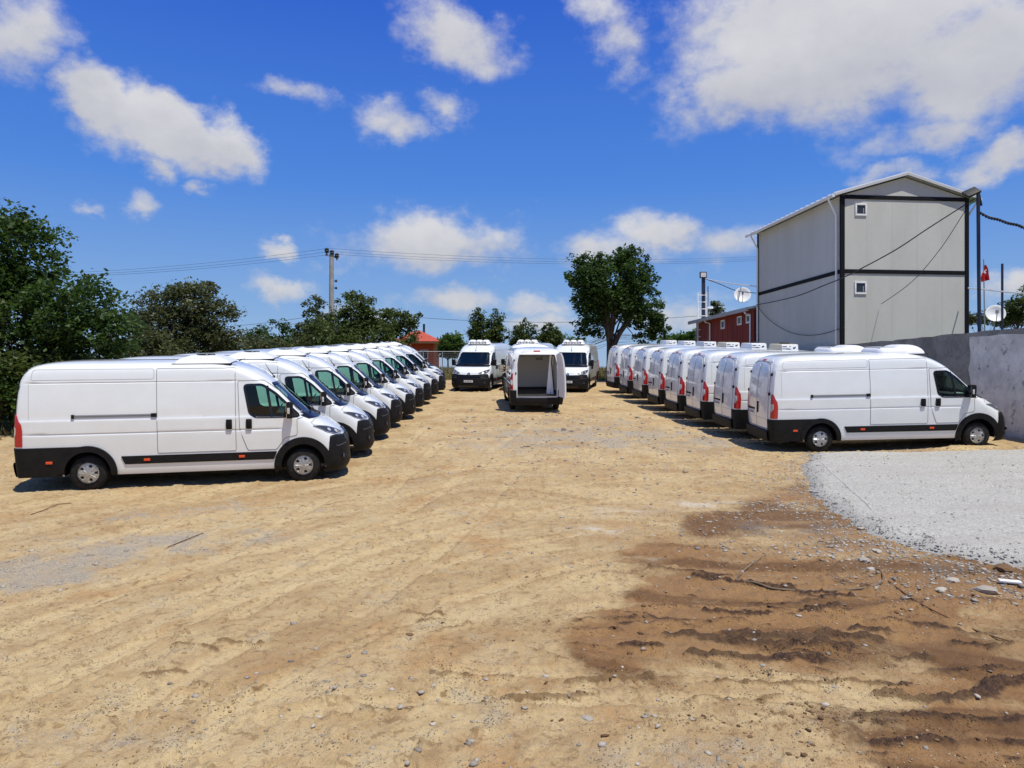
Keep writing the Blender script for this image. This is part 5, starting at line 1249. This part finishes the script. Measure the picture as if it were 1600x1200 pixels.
# pale rubble on the wall top by the building
rg = np.random.RandomState(9); n = 60; xs = rg.uniform(0, 3.4, n); P_ = np.array([[17.2 + a * 1.0 , 27.6 + rg.uniform(-.4, .4) - .05 * a, PLATEAU + .02] for a in xs])
tag(stones_mesh('rubble', P_, .03 + .07 * rg.rand(n) ** 2, M['gravel_stone'], 10), kind='stuff')

# orange house far behind the left row
mat('house_orange', (.60, .085, .018), .8, var=.1, vscale=2); mat('roof_tile_red', (.50, .085, .04), .75, var=.25, vscale=4, bump=.3, bscale=12)
def orange_house():
    Y0 = 78; c = at(652, 560, Y0); gz0 = gz(c.x, Y0); hx_ = 0; root = empty('orange_house', (c.x, Y0 + 4, gz0), 'small orange house with red hipped roof beyond the left row of vans', 'house')
    zt = at(0, 533, Y0).z - gz0; zr = at(0, 517, Y0 + 4).z - gz0; hw, hd = 1.75, 3.0
    b = MB(); b.box((-.2, 0, zt / 2), (hw * 2, hd * 2, zt)); b.build('wall', M['house_orange'], root)
    r = MB(); e = .80; r.add([(-hw - e, -hd - e, zt), (hw + e, -hd - e, zt), (hw + e, hd + e, zt), (-hw - e, hd + e, zt), (-.9, 0, zr), (-.1, 0, zr)], [(0, 1, 5, 4), (1, 2, 5), (2, 3, 4, 5), (3, 0, 4), (3, 2, 1, 0)]); ro = r.build('roof', M['roof_tile_red'], root)
    f = MB(); f.box((0, -hd - e + .05, zt - .12), (2 * (hw + e) - .1, .06, .2)); f.build('fascia', M['twig_brown'], root)
    ch = MB(); ch.box((.2, .2, zr + .2), (.22, .22, 1.1)); ch.build('chimney', M['pole_dark'], ro)
    for x in (-1.1, .6):
        w = MB(); w.box((x, -hd - .03, zt * .58), (.8, .06, .95)); o = w.build('window', M['frame_white'], root); g = MB(); g.box((x, -hd - .066, zt * .58), (.62, .012, .77)); g.build('pane', M['pane_dark'], o)
orange_house()

# field fence: wire mesh between thin posts
def field_fence():
    Y0 = 55; x0, x1 = -10.5, -3.6; root = empty('wire_fence', (x0, Y0, gz(x0, Y0)), 'thin wire field fence with slim posts behind the far left vans', 'fence')
    mat('fence_grey', (.30, .30, .29), .6, metal=.3); top = at(0, 549, Y0).z
    n = 6
    for i in range(n):
        x = x0 + (x1 - x0) * i / (n - 1); g = gz(x, Y0); p = MB(); p.tube([(x - x0, 0, g - root.location.z - .2), (x - x0, 0, top - root.location.z)], .04, 6); p.build('post', M['fence_grey'], root)
    w = MB()
    for k in range(12): z = top - root.location.z - .02 - k * .13; w.tube([(0, 0, z), (x1 - x0, 0, z)], .03 if k == 0 else .004, 4)
    for k in range(52): w.tube([(k * .135, 0, top - root.location.z - .02), (k * .135, 0, top - root.location.z - 1.5)], .003, 4)
    tag(w.build('wire_mesh', M['fence_grey'], root), kind='stuff')
field_fence()

# concrete utility pole and its lines
def utility_pole():
    Y0 = 70; b = at(518, 560, Y0); b.z = gz(b.x, Y0); top = at(0, 398, Y0).z - b.z
    root = empty('utility_pole', b, 'tall concrete utility pole with three black insulators rising from the bushes', 'utility pole')
    p = MB(); p.tube([(0, 0, 0), (0, 0, top)], [.30, .19], 12); p.build('pole', M['concrete_pole'], root)
    a = MB(); a.bar((-.55, 0, top - .02), (.60, 0, top - .25), .14, .14); a.build('cross_arm', M['concrete_pole'], root)
    for x, z in ((-.42, top + .42), (.05, top + .22), (.50, top - .06)):
        i = MB(); i.lathe([(.05, -.45), (.07, -.28), (.20, -.25), (.13, -.13), (.24, -.10), (.15, .02), (.22, .06), (.10, .18), (.02, .2)], (x, -.05, z), axis='z', n=14); i.build('insulator', M['cable_black'], root)
    for z in (at(0, 439, Y0).z - b.z, at(0, 450, Y0).z - b.z):
        i = MB(); i.bar((.1, 0, z), (.5, 0, z), .06, .06); i.lathe([(.10, -.1), (.12, .0), (.05, .12)], (.42, 0, z), axis='z', n=10); i.build('insulator', M['cable_black'], root)
noise_mat('concrete_pole', (.30, .285, .26), (.42, .40, .37), 1.5, .9, .2, 20)
utility_pole()
def line(a, b, r, dip, lab, n=24):
    a, b = Vector(a), Vector(b); m = MB(); m.tube([a.lerp(b, i / n) - UP * dip * 4 * (i / n) * (1 - i / n) for i in range(n + 1)], r, 4); tag(m.build('power_line', M['line_grey']), lab, 'power line', 'power lines strung from the utility pole')
mat('line_grey', (.06, .065, .09), .6)
LT = ('topmost', 'middle', 'lowest')
for k, dy in enumerate((0, 5, 9)):
    pa = at(512 + 4 * k, 388 + dy, 70)
    line(pa, at(-60, 427 + dy * .55, 92), .012, .8, LT[k] + ' of the three power lines left of the utility pole')
    line(pa, at(1330, 391 + dy * .6, 95), .012, 1.1, LT[k] + ' of the three power lines right of the utility pole')
line(at(520, 488, 70), at(240, 512, 78), .018, .5, 'single wire left of the pole just above the far bushes')
line(at(520, 494, 70), at(240, 522, 66), .018, .5, 'lowest wire left of the pole meeting the bushes')
line(at(520, 482, 70), at(1180, 485, 62), .017, 1.1, 'single low wire from the pole past the big tree')
# ================================================================== TREES
def leaf_mat(name, c0, c1, trans=.35):
    m = bpy.data.materials.new(name); m.use_nodes = True; t = m.node_tree; t.nodes.clear(); N = NT(t)
    f = N.n('ShaderNodeAttribute', attribute_name='tone').outputs['Fac']
    c = N.mix(f, c0, c1)
    d = N.n('ShaderNodeBsdfPrincipled', inp={0: c}); d.inputs['Roughness'].default_value = .5; d.inputs['Specular IOR Level'].default_value = .35
    tc = N.mix(.5, c, tuple(min(1, v * 1.5) for v in c1)); tr = N.n('ShaderNodeBsdfTranslucent', inp={0: tc})
    mx = N.n('ShaderNodeMixShader', inp={0: trans, 1: d.outputs[0], 2: tr.outputs[0]}); o = N.n('ShaderNodeOutputMaterial'); t.links.new(mx.outputs[0], o.inputs[0]); M[name] = m
leaf_mat('leaf_dark', (.015, .038, .009), (.064, .120, .020)); leaf_mat('leaf_mid', (.028, .054, .013), (.115, .150, .036)); leaf_mat('leaf_olive', (.036, .054, .018), (.135, .145, .055)); leaf_mat('leaf_bright', (.032, .080, .012), (.11, .19, .032))
noise_mat('bark', (.045, .034, .026), (.10, .08, .06), 4, .95, .6, 14, stretch=(1, 1, .3))
def leaves(name, centres, rad, per, size, m, parent, seed, flat=.8, fold=.0):
    """thousands of leaf-sized faces gathered in clumps"""
    rg = np.random.RandomState(seed); centres = np.asarray(centres); n = len(centres) * per
    c = np.repeat(centres, per, 0); rr = np.repeat(np.asarray(rad), per)
    d = rg.normal(size=(n, 3)); d /= np.linalg.norm(d, axis=1)[:, None]; d *= (rg.rand(n) ** .42 * rr)[:, None]; d[:, 2] *= flat
    p = c + d
    a = rg.normal(size=(n, 3)); a[:, 2] *= .55; a /= np.linalg.norm(a, axis=1)[:, None]
    b = np.cross(a, rg.normal(size=(n, 3)) + np.array([0, 0, 1.2])); b /= np.linalg.norm(b, axis=1)[:, None] + 1e-9
    s = size * (.6 + .8 * rg.rand(n))[:, None]
    nn = np.cross(a, b)
    v = np.stack([p - a * s * .5, p + b * s * .30 + nn * s * .06, p + a * s * .55, p - b * s * .30 + nn * s * .06], 1)
    clump = np.repeat(rg.rand(len(centres)), per); tone = np.clip(.55 * clump + .45 * rg.rand(n), 0, 1)
    f = np.arange(n * 4).reshape(-1, 4)
    o = mesh_np(name, v.reshape(-1, 3), f, M[m], {'tone': np.repeat(tone, 4)})
    o.parent = parent; return o
def tree(name, base, blobs, trunk, m, lab, cat='tree', seed=1, clump=.45, n=220, per=60, leaf=.14, limbs=12, group=None, trunk_r=.2, top_frac=.72, fill=.55, outer=()):
    """blobs: (x, y, z, rx, ry, rz) relative to base; trunk: list of points"""
    rg = np.random.RandomState(seed); root = empty(name, base, lab, cat, group)
    vol = np.array([b[3] * b[4] * b[5] for b in blobs]) ** .75; cnt = np.maximum(3, (n * vol / vol.sum())).astype(int)
    cs = []; rs = []
    for b, k in zip(blobs, cnt):
        d = rg.normal(size=(k, 3)); d /= np.linalg.norm(d, axis=1)[:, None]
        r = (fill + (1 - fill) * rg.rand(k) ** .5)[:, None] * (1 + .42 * (rg.rand(k, 1) - .45)); cs.append(np.array(b[:3]) + d * r * np.array(b[3:6])); rs.append(clump * (.40 + .95 * rg.rand(k)))
    for o_ in outer: cs.append(np.array([o_[:3]])); rs.append(np.array([o_[3]]))
    cs = np.concatenate(cs); rs = np.concatenate(rs); ok = cs[:, 2] > .15; cs, rs = cs[ok], rs[ok]
    leaves('crown', cs, rs, per, leaf, m, root, seed + 1)
    t = MB(); tp = [Vector(p) for p in trunk]; t.tube(smooth_path(tp, 4), [trunk_r * (1 - .65 * i / (4 * (len(tp) - 1))) for i in range(4 * (len(tp) - 1) + 1)], 10)
    pick = rg.choice(len(cs), min(limbs, len(cs)), replace=False)
    for i in pick:
        e = Vector(cs[i]) * .90; k = rg.uniform(.35, 1.0); j = min(int(k * (len(tp) - 1)), len(tp) - 2); s = tp[j].lerp(tp[j + 1], k * (len(tp) - 1) - j)
        md = s.lerp(e, .5) + Vector((rg.uniform(-.2, .2), rg.uniform(-.2, .2), .12 * (e - s).length)); r0 = trunk_r * .28
        t.tube(smooth_path([s, md, e], 4), [r0 * (1 - .85 * q / 8) for q in range(9)], 6)
    t.build('trunk', M['bark'], root)
    return root
def px_blob(base, Y):                               # crown lobes given by where they stand in the view
    def f(px, py, rx, ry, dep=None, dy=0):
        p = at(px, py, Y + dy) - Vector(base); s = (Y + dy) / 1200; return (p.x, p.y, p.z, rx * s, (dep or rx * s * .8), ry * s)
    return f
# big dark tree at the left edge
Y0 = 25; b0 = Vector((-13.6, Y0, gz(-13.6, Y0))); q = px_blob(b0, Y0)
tree('broadleaf_tree', b0, [q(25, 520, 120, 110), q(110, 490, 75, 60, None, -1), q(45, 410, 65, 65), q(150, 525, 48, 55, None, -1), q(15, 600, 110, 60, None, -1), q(20, 365, 35, 30), q(-80, 440, 120, 150), q(130, 570, 62, 45)],
     [(-.6, 0, 0), (-.8, 0, 1.3), (-1.3, 0, 2.6), (-1.6, 0, 3.8)], 'leaf_dark', 'large dark broadleaf tree at the left edge behind the nearest van', seed=2, clump=.52, n=760, per=60, leaf=.155, limbs=26, trunk_r=.26, fill=.5,
     outer=[(*q(70, 362, 1, 1)[:3], .28), (*q(60, 380, 1, 1)[:3], .3), (*q(30, 335, 1, 1)[:3], .33), (*q(10, 345, 1, 1)[:3], .35), (*q(185, 465, 1, 1)[:3], .4), (*q(140, 440, 1, 1)[:3], .35), (*q(165, 455, 1, 1)[:3], .4)])
Y0 = 23.5; b0 = Vector((-15.8, Y0, gz(-15.8, Y0))); q = px_blob(b0, Y0)
tree('leafy_bush', b0, [q(-10, 560, 60, 80), q(20, 600, 55, 50), q(60, 590, 50, 40), q(-90, 560, 80, 90)], [(0, 0, 0), (.2, 0, 1.2), (.3, 0, 2.2)], 'leaf_mid', 'lower leafy bush in front of the large dark tree at the left edge', 'bush', seed=5, clump=.45, n=200, per=55, leaf=.14, trunk_r=.12)
# rounder grey green tree next to it
Y0 = 40; b0 = Vector((at(285, 600, Y0).x, Y0, gz(-17, Y0))); q = px_blob(b0, Y0)
tree('round_tree', b0, [q(280, 500, 68, 48), q(300, 475, 45, 32), q(250, 510, 45, 45), q(335, 510, 42, 38), q(285, 545, 85, 35)], [(0, 0, 0), (0, 0, 1.5), (.2, 0, 3.2), (.3, 0, 4.3)], 'leaf_olive', 'round grey green tree standing between the large dark tree and the pole', seed=8, clump=.55, n=360, per=60, leaf=.17, limbs=20, trunk_r=.2,
     outer=[(*q(235, 462, 1, 1)[:3], .35), (*q(300, 452, 1, 1)[:3], .35), (*q(322, 455, 1, 1)[:3], .3), (*q(358, 490, 1, 1)[:3], .35)])
Y0 = 37; b0 = Vector((at(200, 600, Y0).x, Y0, gz(-18, Y0))); q = px_blob(b0, Y0)
tree('leafy_bush', b0, [q(205, 540, 45, 45), q(175, 560, 45, 40), q(240, 555, 45, 28)], [(0, 0, 0), (0, 0, 1.0), (0, 0, 1.8)], 'leaf_olive', 'yellowish bush filling the gap between the two left trees', 'bush', seed=9, clump=.5, n=120, per=55, leaf=.16, trunk_r=.1)
Y0 = 85; b0 = Vector((at(425, 600, Y0).x, Y0, gz(-25, Y0))); q = px_blob(b0, Y0)
tree('distant_tree', b0, [q(435, 522, 34, 18), q(405, 530, 25, 14), q(440, 540, 60, 14)], [(0, 0, 0), (0, 0, 2), (0, 0, 3.6)], 'leaf_dark', 'low distant dark green tree left of the pole bushes', seed=12, clump=.8, n=120, per=50, leaf=.3, trunk_r=.2)
Y0 = 58; b0 = Vector((at(400, 600, Y0).x, Y0, gz(-18, Y0))); q = px_blob(b0, Y0)
tree('hedge', b0, [q(390, 545, 55, 16), q(450, 545, 50, 14)], [(0, 0, 0), (0, 0, .7), (0, 0, 1.4)], 'leaf_olive', 'low olive hedge showing just above the left van roofs', 'hedge', seed=13, clump=.5, n=110, per=50, leaf=.2, trunk_r=.08)
# bushes round the pole
Y0 = 56; b0 = Vector((at(560, 600, Y0).x, Y0, gz(-11, Y0))); q = px_blob(b0, Y0)
tree('bushy_tree', b0, [q(560, 500, 40, 35), q(555, 480, 26, 24), q(520, 520, 45, 26), q(600, 505, 38, 24), q(628, 502, 24, 18), q(575, 530, 80, 22)], [(0, 0, 0), (.1, 0, 1.2), (-.1, 0, 2.6), (0, 0, 4.0)], 'leaf_mid', 'ragged bushy tree right of the utility pole with branches reaching over the orange house', seed=15, clump=.52, n=420, per=52, leaf=.20, limbs=26, trunk_r=.18, fill=.4,
     outer=[(*q(655, 492, 1, 1)[:3], .3), (*q(648, 505, 1, 1)[:3], .4), (*q(552, 458, 1, 1)[:3], .35), (*q(578, 470, 1, 1)[:3], .35), (*q(612, 488, 1, 1)[:3], .35), (*q(650, 520, 1, 1)[:3], .35)])
Y0 = 60; b0 = Vector((at(495, 600, Y0).x, Y0, gz(-15, Y0))); q = px_blob(b0, Y0)
tree('bushy_tree', b0, [q(492, 495, 18, 28), q(505, 515, 28, 25), q(480, 520, 18, 20), q(495, 535, 40, 18)], [(0, 0, 0), (0, 0, 1.5), (-.1, 0, 3.5)], 'leaf_olive', 'thin pale bushy tree at the foot of the utility pole', seed=17, clump=.45, n=170, per=45, leaf=.20, limbs=14, trunk_r=.12, fill=.35,
     outer=[(*q(490, 465, 1, 1)[:3], .3), (*q(476, 475, 1, 1)[:3], .3), (*q(528, 470, 1, 1)[:3], .3)])
Y0 = 72; b0 = Vector((at(700, 600, Y0).x, Y0, gz(-6, Y0))); q = px_blob(b0, Y0)
tree('leafy_bush', b0, [q(705, 538, 17, 17), q(716, 545, 15, 14), q(697, 548, 12, 10)], [(0, 0, 0), (0, 0, 1), (0, 0, 2)], 'leaf_bright', 'fresh green bush just right of the orange house', 'bush', seed=19, clump=.5, n=130, per=50, leaf=.22, trunk_r=.1)
# slim trees above the centre vans
Y0 = 66
for i, (px, py, rx, ry, lab) in enumerate(((746, 510, 11, 24, 'slim upright tree, leftmost of the small trees behind the centre vans'), (773, 512, 14, 24, 'second slim tree touching the leftmost one behind the centre vans'), (818, 522, 20, 20, 'wide low tree directly behind the van with open rear doors'), (859, 522, 13, 14, 'smallest round tree between the open van and the big tree'))):
    b0 = Vector((at(px, 600, Y0 + i).x, Y0 + i, gz(0, Y0 + i))); q = px_blob(b0, Y0 + i)
    tree('young_tree', b0, [q(px, py, rx, ry), q(px + rx * .3, py + ry * .5, rx * 1.1, ry * .7), q(px - rx * .4, py + ry * .6, rx * .9, ry * .6)], [(0, 0, 0), (0, 0, 2), (0, 0, 4.2)], 'leaf_mid', lab, seed=21 + i, clump=.42, n=100, per=45, leaf=.20, limbs=8, trunk_r=.1, fill=.35, group='small trees behind the centre vans',
         outer=[(*q(px + rx * .1, py - ry * 1.1, 1, 1)[:3], .3)])
Y0 = 70; b0 = Vector((at(885, 600, Y0).x, Y0, gz(4, Y0))); q = px_blob(b0, Y0)
tree('leafy_bush', b0, [q(885, 535, 22, 10), q(1055, 532, 30, 8)], [(0, 0, 0), (0, 0, .8), (0, 0, 1.8)], 'leaf_bright', 'low fresh bush under the left side of the big tree', 'bush', seed=27, clump=.5, n=70, per=45, leaf=.22, trunk_r=.08)
# the big solitary tree
Y0 = 48; b0 = Vector((at(953, 600, Y0).x, Y0, gz(6, Y0))); q = px_blob(b0, Y0)
def P3(px, py, dy=0): return tuple(at(px, py, Y0 + dy) - b0)
big = tree('spreading_tree', b0, [q(955, 440, 55, 38), q(985, 415, 30, 26), q(918, 432, 32, 30), q(905, 455, 18, 25), q(1000, 470, 36, 40), q(1015, 500, 22, 28), q(955, 468, 45, 22), q(925, 510, 18, 20), q(1028, 520, 13, 16), q(912, 498, 12, 18), q(985, 398, 18, 10), q(930, 487, 24, 20), q(980, 482, 26, 14), q(1008, 515, 20, 22), q(1036, 505, 10, 18), q(920, 470, 28, 18)],
     [(0, 0, 0), (.0, 0, 1.2), P3(953, 530), P3(958, 490), P3(958, 440)], 'leaf_dark', 'big spreading dark green tree with forked trunk behind the right van row', seed=31, clump=.46, n=560, per=54, leaf=.19, limbs=34, trunk_r=.26, fill=.42,
     outer=[(*q(912, 402, 1, 1)[:3], .26), (*q(911, 412, 1, 1)[:3], .28), (*q(968, 390, 1, 1)[:3], .22), (*q(985, 388, 1, 1)[:3], .3), (*q(1020, 430, 1, 1)[:3], .4), (*q(1026, 436, 1, 1)[:3], .3), (*q(888, 430, 1, 1)[:3], .35), (*q(903, 520, 1, 1)[:3], .3), (*q(1038, 525, 1, 1)[:3], .3)])
t = MB()
for pts, r in (([(953, 556), (949, 520), (940, 495), (925, 478), (905, 468)], .15), ([(954, 556), (966, 525), (985, 498), (1000, 470), (1010, 440)], .18), ([(951, 515), (950, 490), (945, 460), (935, 430)], .16), ([(985, 498), (975, 465), (980, 430), (985, 405)], .14)):
    pp = smooth_path([Vector(P3(*p)) for p in pts], 4); t.tube(pp, [r * (1 - .7 * i / (len(pp) - 1)) for i in range(len(pp))], 8)
t.build('limb', M['bark'], big)
# bits at the right
Y0 = 56; b0 = Vector((at(1121, 600, Y0).x, Y0, PLATEAU - .5)); q = px_blob(b0, Y0)
tree('young_tree', b0, [q(1121, 478, 7, 8), q(1119, 490, 8, 10), q(1118, 505, 9, 10)], [(0, 0, 0), (0, 0, 2), (0, 0, 5)], 'leaf_olive', 'thin young tree showing over the red cabin roof', seed=35, clump=.32, n=36, per=40, leaf=.18, trunk_r=.07)
Y0 = 62; b0 = Vector((at(1075, 600, Y0).x, Y0, gz(14, Y0))); q = px_blob(b0, Y0)
tree('leafy_bush', b0, [q(1066, 532, 14, 8), q(1087, 528, 10, 12), q(1045, 535, 14, 7)], [(0, 0, 0), (0, 0, 1), (0, 0, 2)], 'leaf_bright', 'low bush left of the red cabin', 'bush', seed=37, clump=.4, n=60, per=45, leaf=.2, trunk_r=.08)
Y0 = 58; b0 = Vector((at(1590, 600, Y0).x, Y0, PLATEAU)); q = px_blob(b0, Y0)
tree('broadleaf_tree', b0, [q(1590, 482, 22, 18), q(1610, 480, 30, 24), q(1580, 492, 16, 12), q(1630, 470, 30, 30)], [(0, 0, 0), (0, 0, 2), (0, 0, 4)], 'leaf_mid', 'leafy tree behind the green bank at the right edge', seed=41, clump=.5, n=150, per=50, leaf=.2, trunk_r=.16)
Y0 = 64; b0 = Vector((at(1540, 600, Y0).x, Y0, PLATEAU)); q = px_blob(b0, Y0)
tree('hedge', b0, [q(1525, 500, 22, 8), q(1550, 498, 18, 8), q(1575, 503, 20, 7)], [(0, 0, 0), (0, 0, 1), (0, 0, 2)], 'leaf_olive', 'dark hedge behind the standing dish and flagpole', 'hedge', seed=43, clump=.45, n=80, per=45, leaf=.2, trunk_r=.08)
# dry grass in the field and weeds along the lot's left edge
def grass():
    rg = np.random.RandomState(50); n = 26000
    X = np.concatenate([rg.uniform(-22, 9, n), rg.uniform(-30, -11, 9000)]); Y = np.concatenate([rg.uniform(49, 74, n), rg.uniform(22, 50, 9000)])
    k = ~((Y < 50) & (X > -10.5)); X, Y = X[k], Y[k]; n = len(X); Z = g_base(X, Y); h = .15 + .4 * rg.rand(n) ** 2; a = rg.rand(n) * 6.28
    dx, dy = np.cos(a) * .05, np.sin(a) * .05; lx, ly = rg.normal(size=n) * .1, rg.normal(size=n) * .1
    v = np.stack([np.stack([X - dx, Y - dy, Z - .03], -1), np.stack([X + dx, Y + dy, Z - .03], -1), np.stack([X + lx, Y + ly, Z + h], -1)], 1)
    o = mesh_np('field_grass', v.reshape(-1, 3), np.arange(n * 3).reshape(-1, 3), M['grass_blade'], {'tone': np.repeat(rg.rand(n), 3)}); tag(o, kind='stuff')
leaf_mat('grass_blade', (.07, .085, .02), (.30, .22, .07), .3)
grass()
# ================================================================== THE PARKED VANS
van = make_van(body_mesh(False))
van_open = make_van(body_mesh(True), True)
SHIFT = Matrix.Translation((-3.18, 0, 0))
def unit(kind, cover=None):
    h = empty('unit_holder'); u = cooling_unit(kind, h, cover)
    def sh(o):
        o.data.transform(SHIFT)
        for c in o.children: sh(c)
    sh(u); return h, u
UNITS = {k: unit(*a) for k, a in {'flat': ('flat',), 'white': ('box', 'unit_white'), 'cream': ('box', 'unit_cream'), 'grey': ('box', 'unit_grey'), 'hump': ('hump',), 'lobes': ('lobes',)}.items()}
def place(src, ux, uy, yaw, lab, group, ukind, ref=(0, 0), pitch=0):
    """stand a van so that its local ground point ref = (x, y) lies at world (ux, uy)"""
    r = copy_tree(src)
    yw = R(yaw); f = Vector((math.cos(yw), math.sin(yw), 0)); l = Vector((-math.sin(yw), math.cos(yw), 0))
    p = Vector((ux, uy, 0)) - f * (ref[0] - 3.18) - l * ref[1]
    e = 2.0; hs = lambda v: gz(p.x + v.x, p.y + v.y)
    f3 = Vector((f.x, f.y, (hs(f * e) - hs(-f * e)) / (2 * e))).normalized(); l3 = Vector((l.x, l.y, (hs(l * .9) - hs(-l * .9)) / 1.8)); l3 = (l3 - f3 * l3.dot(f3)).normalized(); n3 = f3.cross(l3)
    z = max((hs(f * e) + hs(-f * e)) / 2, 0) - .012
    r.matrix_world = Matrix.Translation((p.x, p.y, z)) @ Matrix((f3, l3, n3)).transposed().to_4x4()
    tag(r, lab, 'van', group)
    copy_tree(UNITS[ukind][1], r)
    return r
GL = 'white panel vans parked in the left row'; GR = 'white panel vans parked in the right row'; GF = 'white panel vans facing the camera at the far end'
ordn = ['', 'second', 'third', 'fourth', 'fifth', 'sixth', 'seventh', 'eighth', 'ninth', 'tenth']
dys = [0, 2.75, 5.7, 8.5, 11.0, 13.7, 16.7, 19.6, 22.5, 25.3]; dxs = [0, .02, -.02, -.06, .04, .06, .02, .06, .12, -.10]
for i in range(10):
    lab = 'white panel van with flat roof unit, nearest of the left row, whole side in view' if i == 0 else ('white panel van at the far end of the left row, mostly hidden, only bonnet showing' if i == 9 else 'white panel van, %s from the camera in the left row, cab and nose in view' % ordn[i])
    v_ = place(van, -8.23 + dxs[i], 14.94 + dys[i], 13.2 + (0, -.5, .4, .7, -.6, .3, -.3, .6, -.2, .4)[i], lab, GL, 'flat', ref=(1.38, -.98))
    for c_ in list(v_.children):
        if c_.name.startswith('front_bumper'):
            for d_ in list(c_.children):
                if d_.name.startswith('number_plate'): bpy.data.objects.remove(d_)
Rr = [(6.74, 19.72, 0, 'hump'), (6.5, 22.15, 3.0, 'hump'), (6.22, 24.7, 3.5, 'cream'), (6.02, 27.2, 3.8, 'white'), (5.86, 29.9, 4, 'cream'), (5.69, 32.7, 4.4, 'grey'), (5.52, 35.7, 5, 'white'), (5.30, 38.6, 6.5, 'white')]
for i, (x, y, a, u) in enumerate(Rr):
    lab = ['white panel van with humped roof unit beside the concrete wall, nearest of the right row', 'white panel van with humped roof unit, second of the right row, rear doors in view', 'white panel van with cream box roof unit, third from the camera in the right row',
           'white panel van with white box roof unit, fourth from the camera in the right row', 'white panel van with cream box roof unit, fifth from the camera in the right row', 'white panel van with greyish box roof unit, sixth from the camera in the right row',
           'white panel van with white box roof unit, seventh from the camera in the right row', 'white panel van at the far end of the right row next to the facing van'][i]
    place(van, x, y, a, lab, GR, u, ref=(.20, -1.0))
place(van_open, .97, 29.75, 93.5, 'white panel van with both rear doors open and empty white cargo room, alone mid lot', None, 'flat', ref=(.15, 0))
for x, y, lab in ((-2.27, 40.1, 'white panel van facing the camera, left one beside the end of the left row'), (.38, 40.6, 'white panel van facing the camera, half hidden behind the open van'), (2.86, 39.6, 'white panel van facing the camera, right one beside the end of the right row')):
    place(van, x, y, -102, lab, GF, 'lobes', ref=(6.3, 0))
def purge(o):
    for c in list(o.children): purge(c)
    bpy.data.objects.remove(o)
purge(van); purge(van_open)
for h, u in UNITS.values(): purge(h)
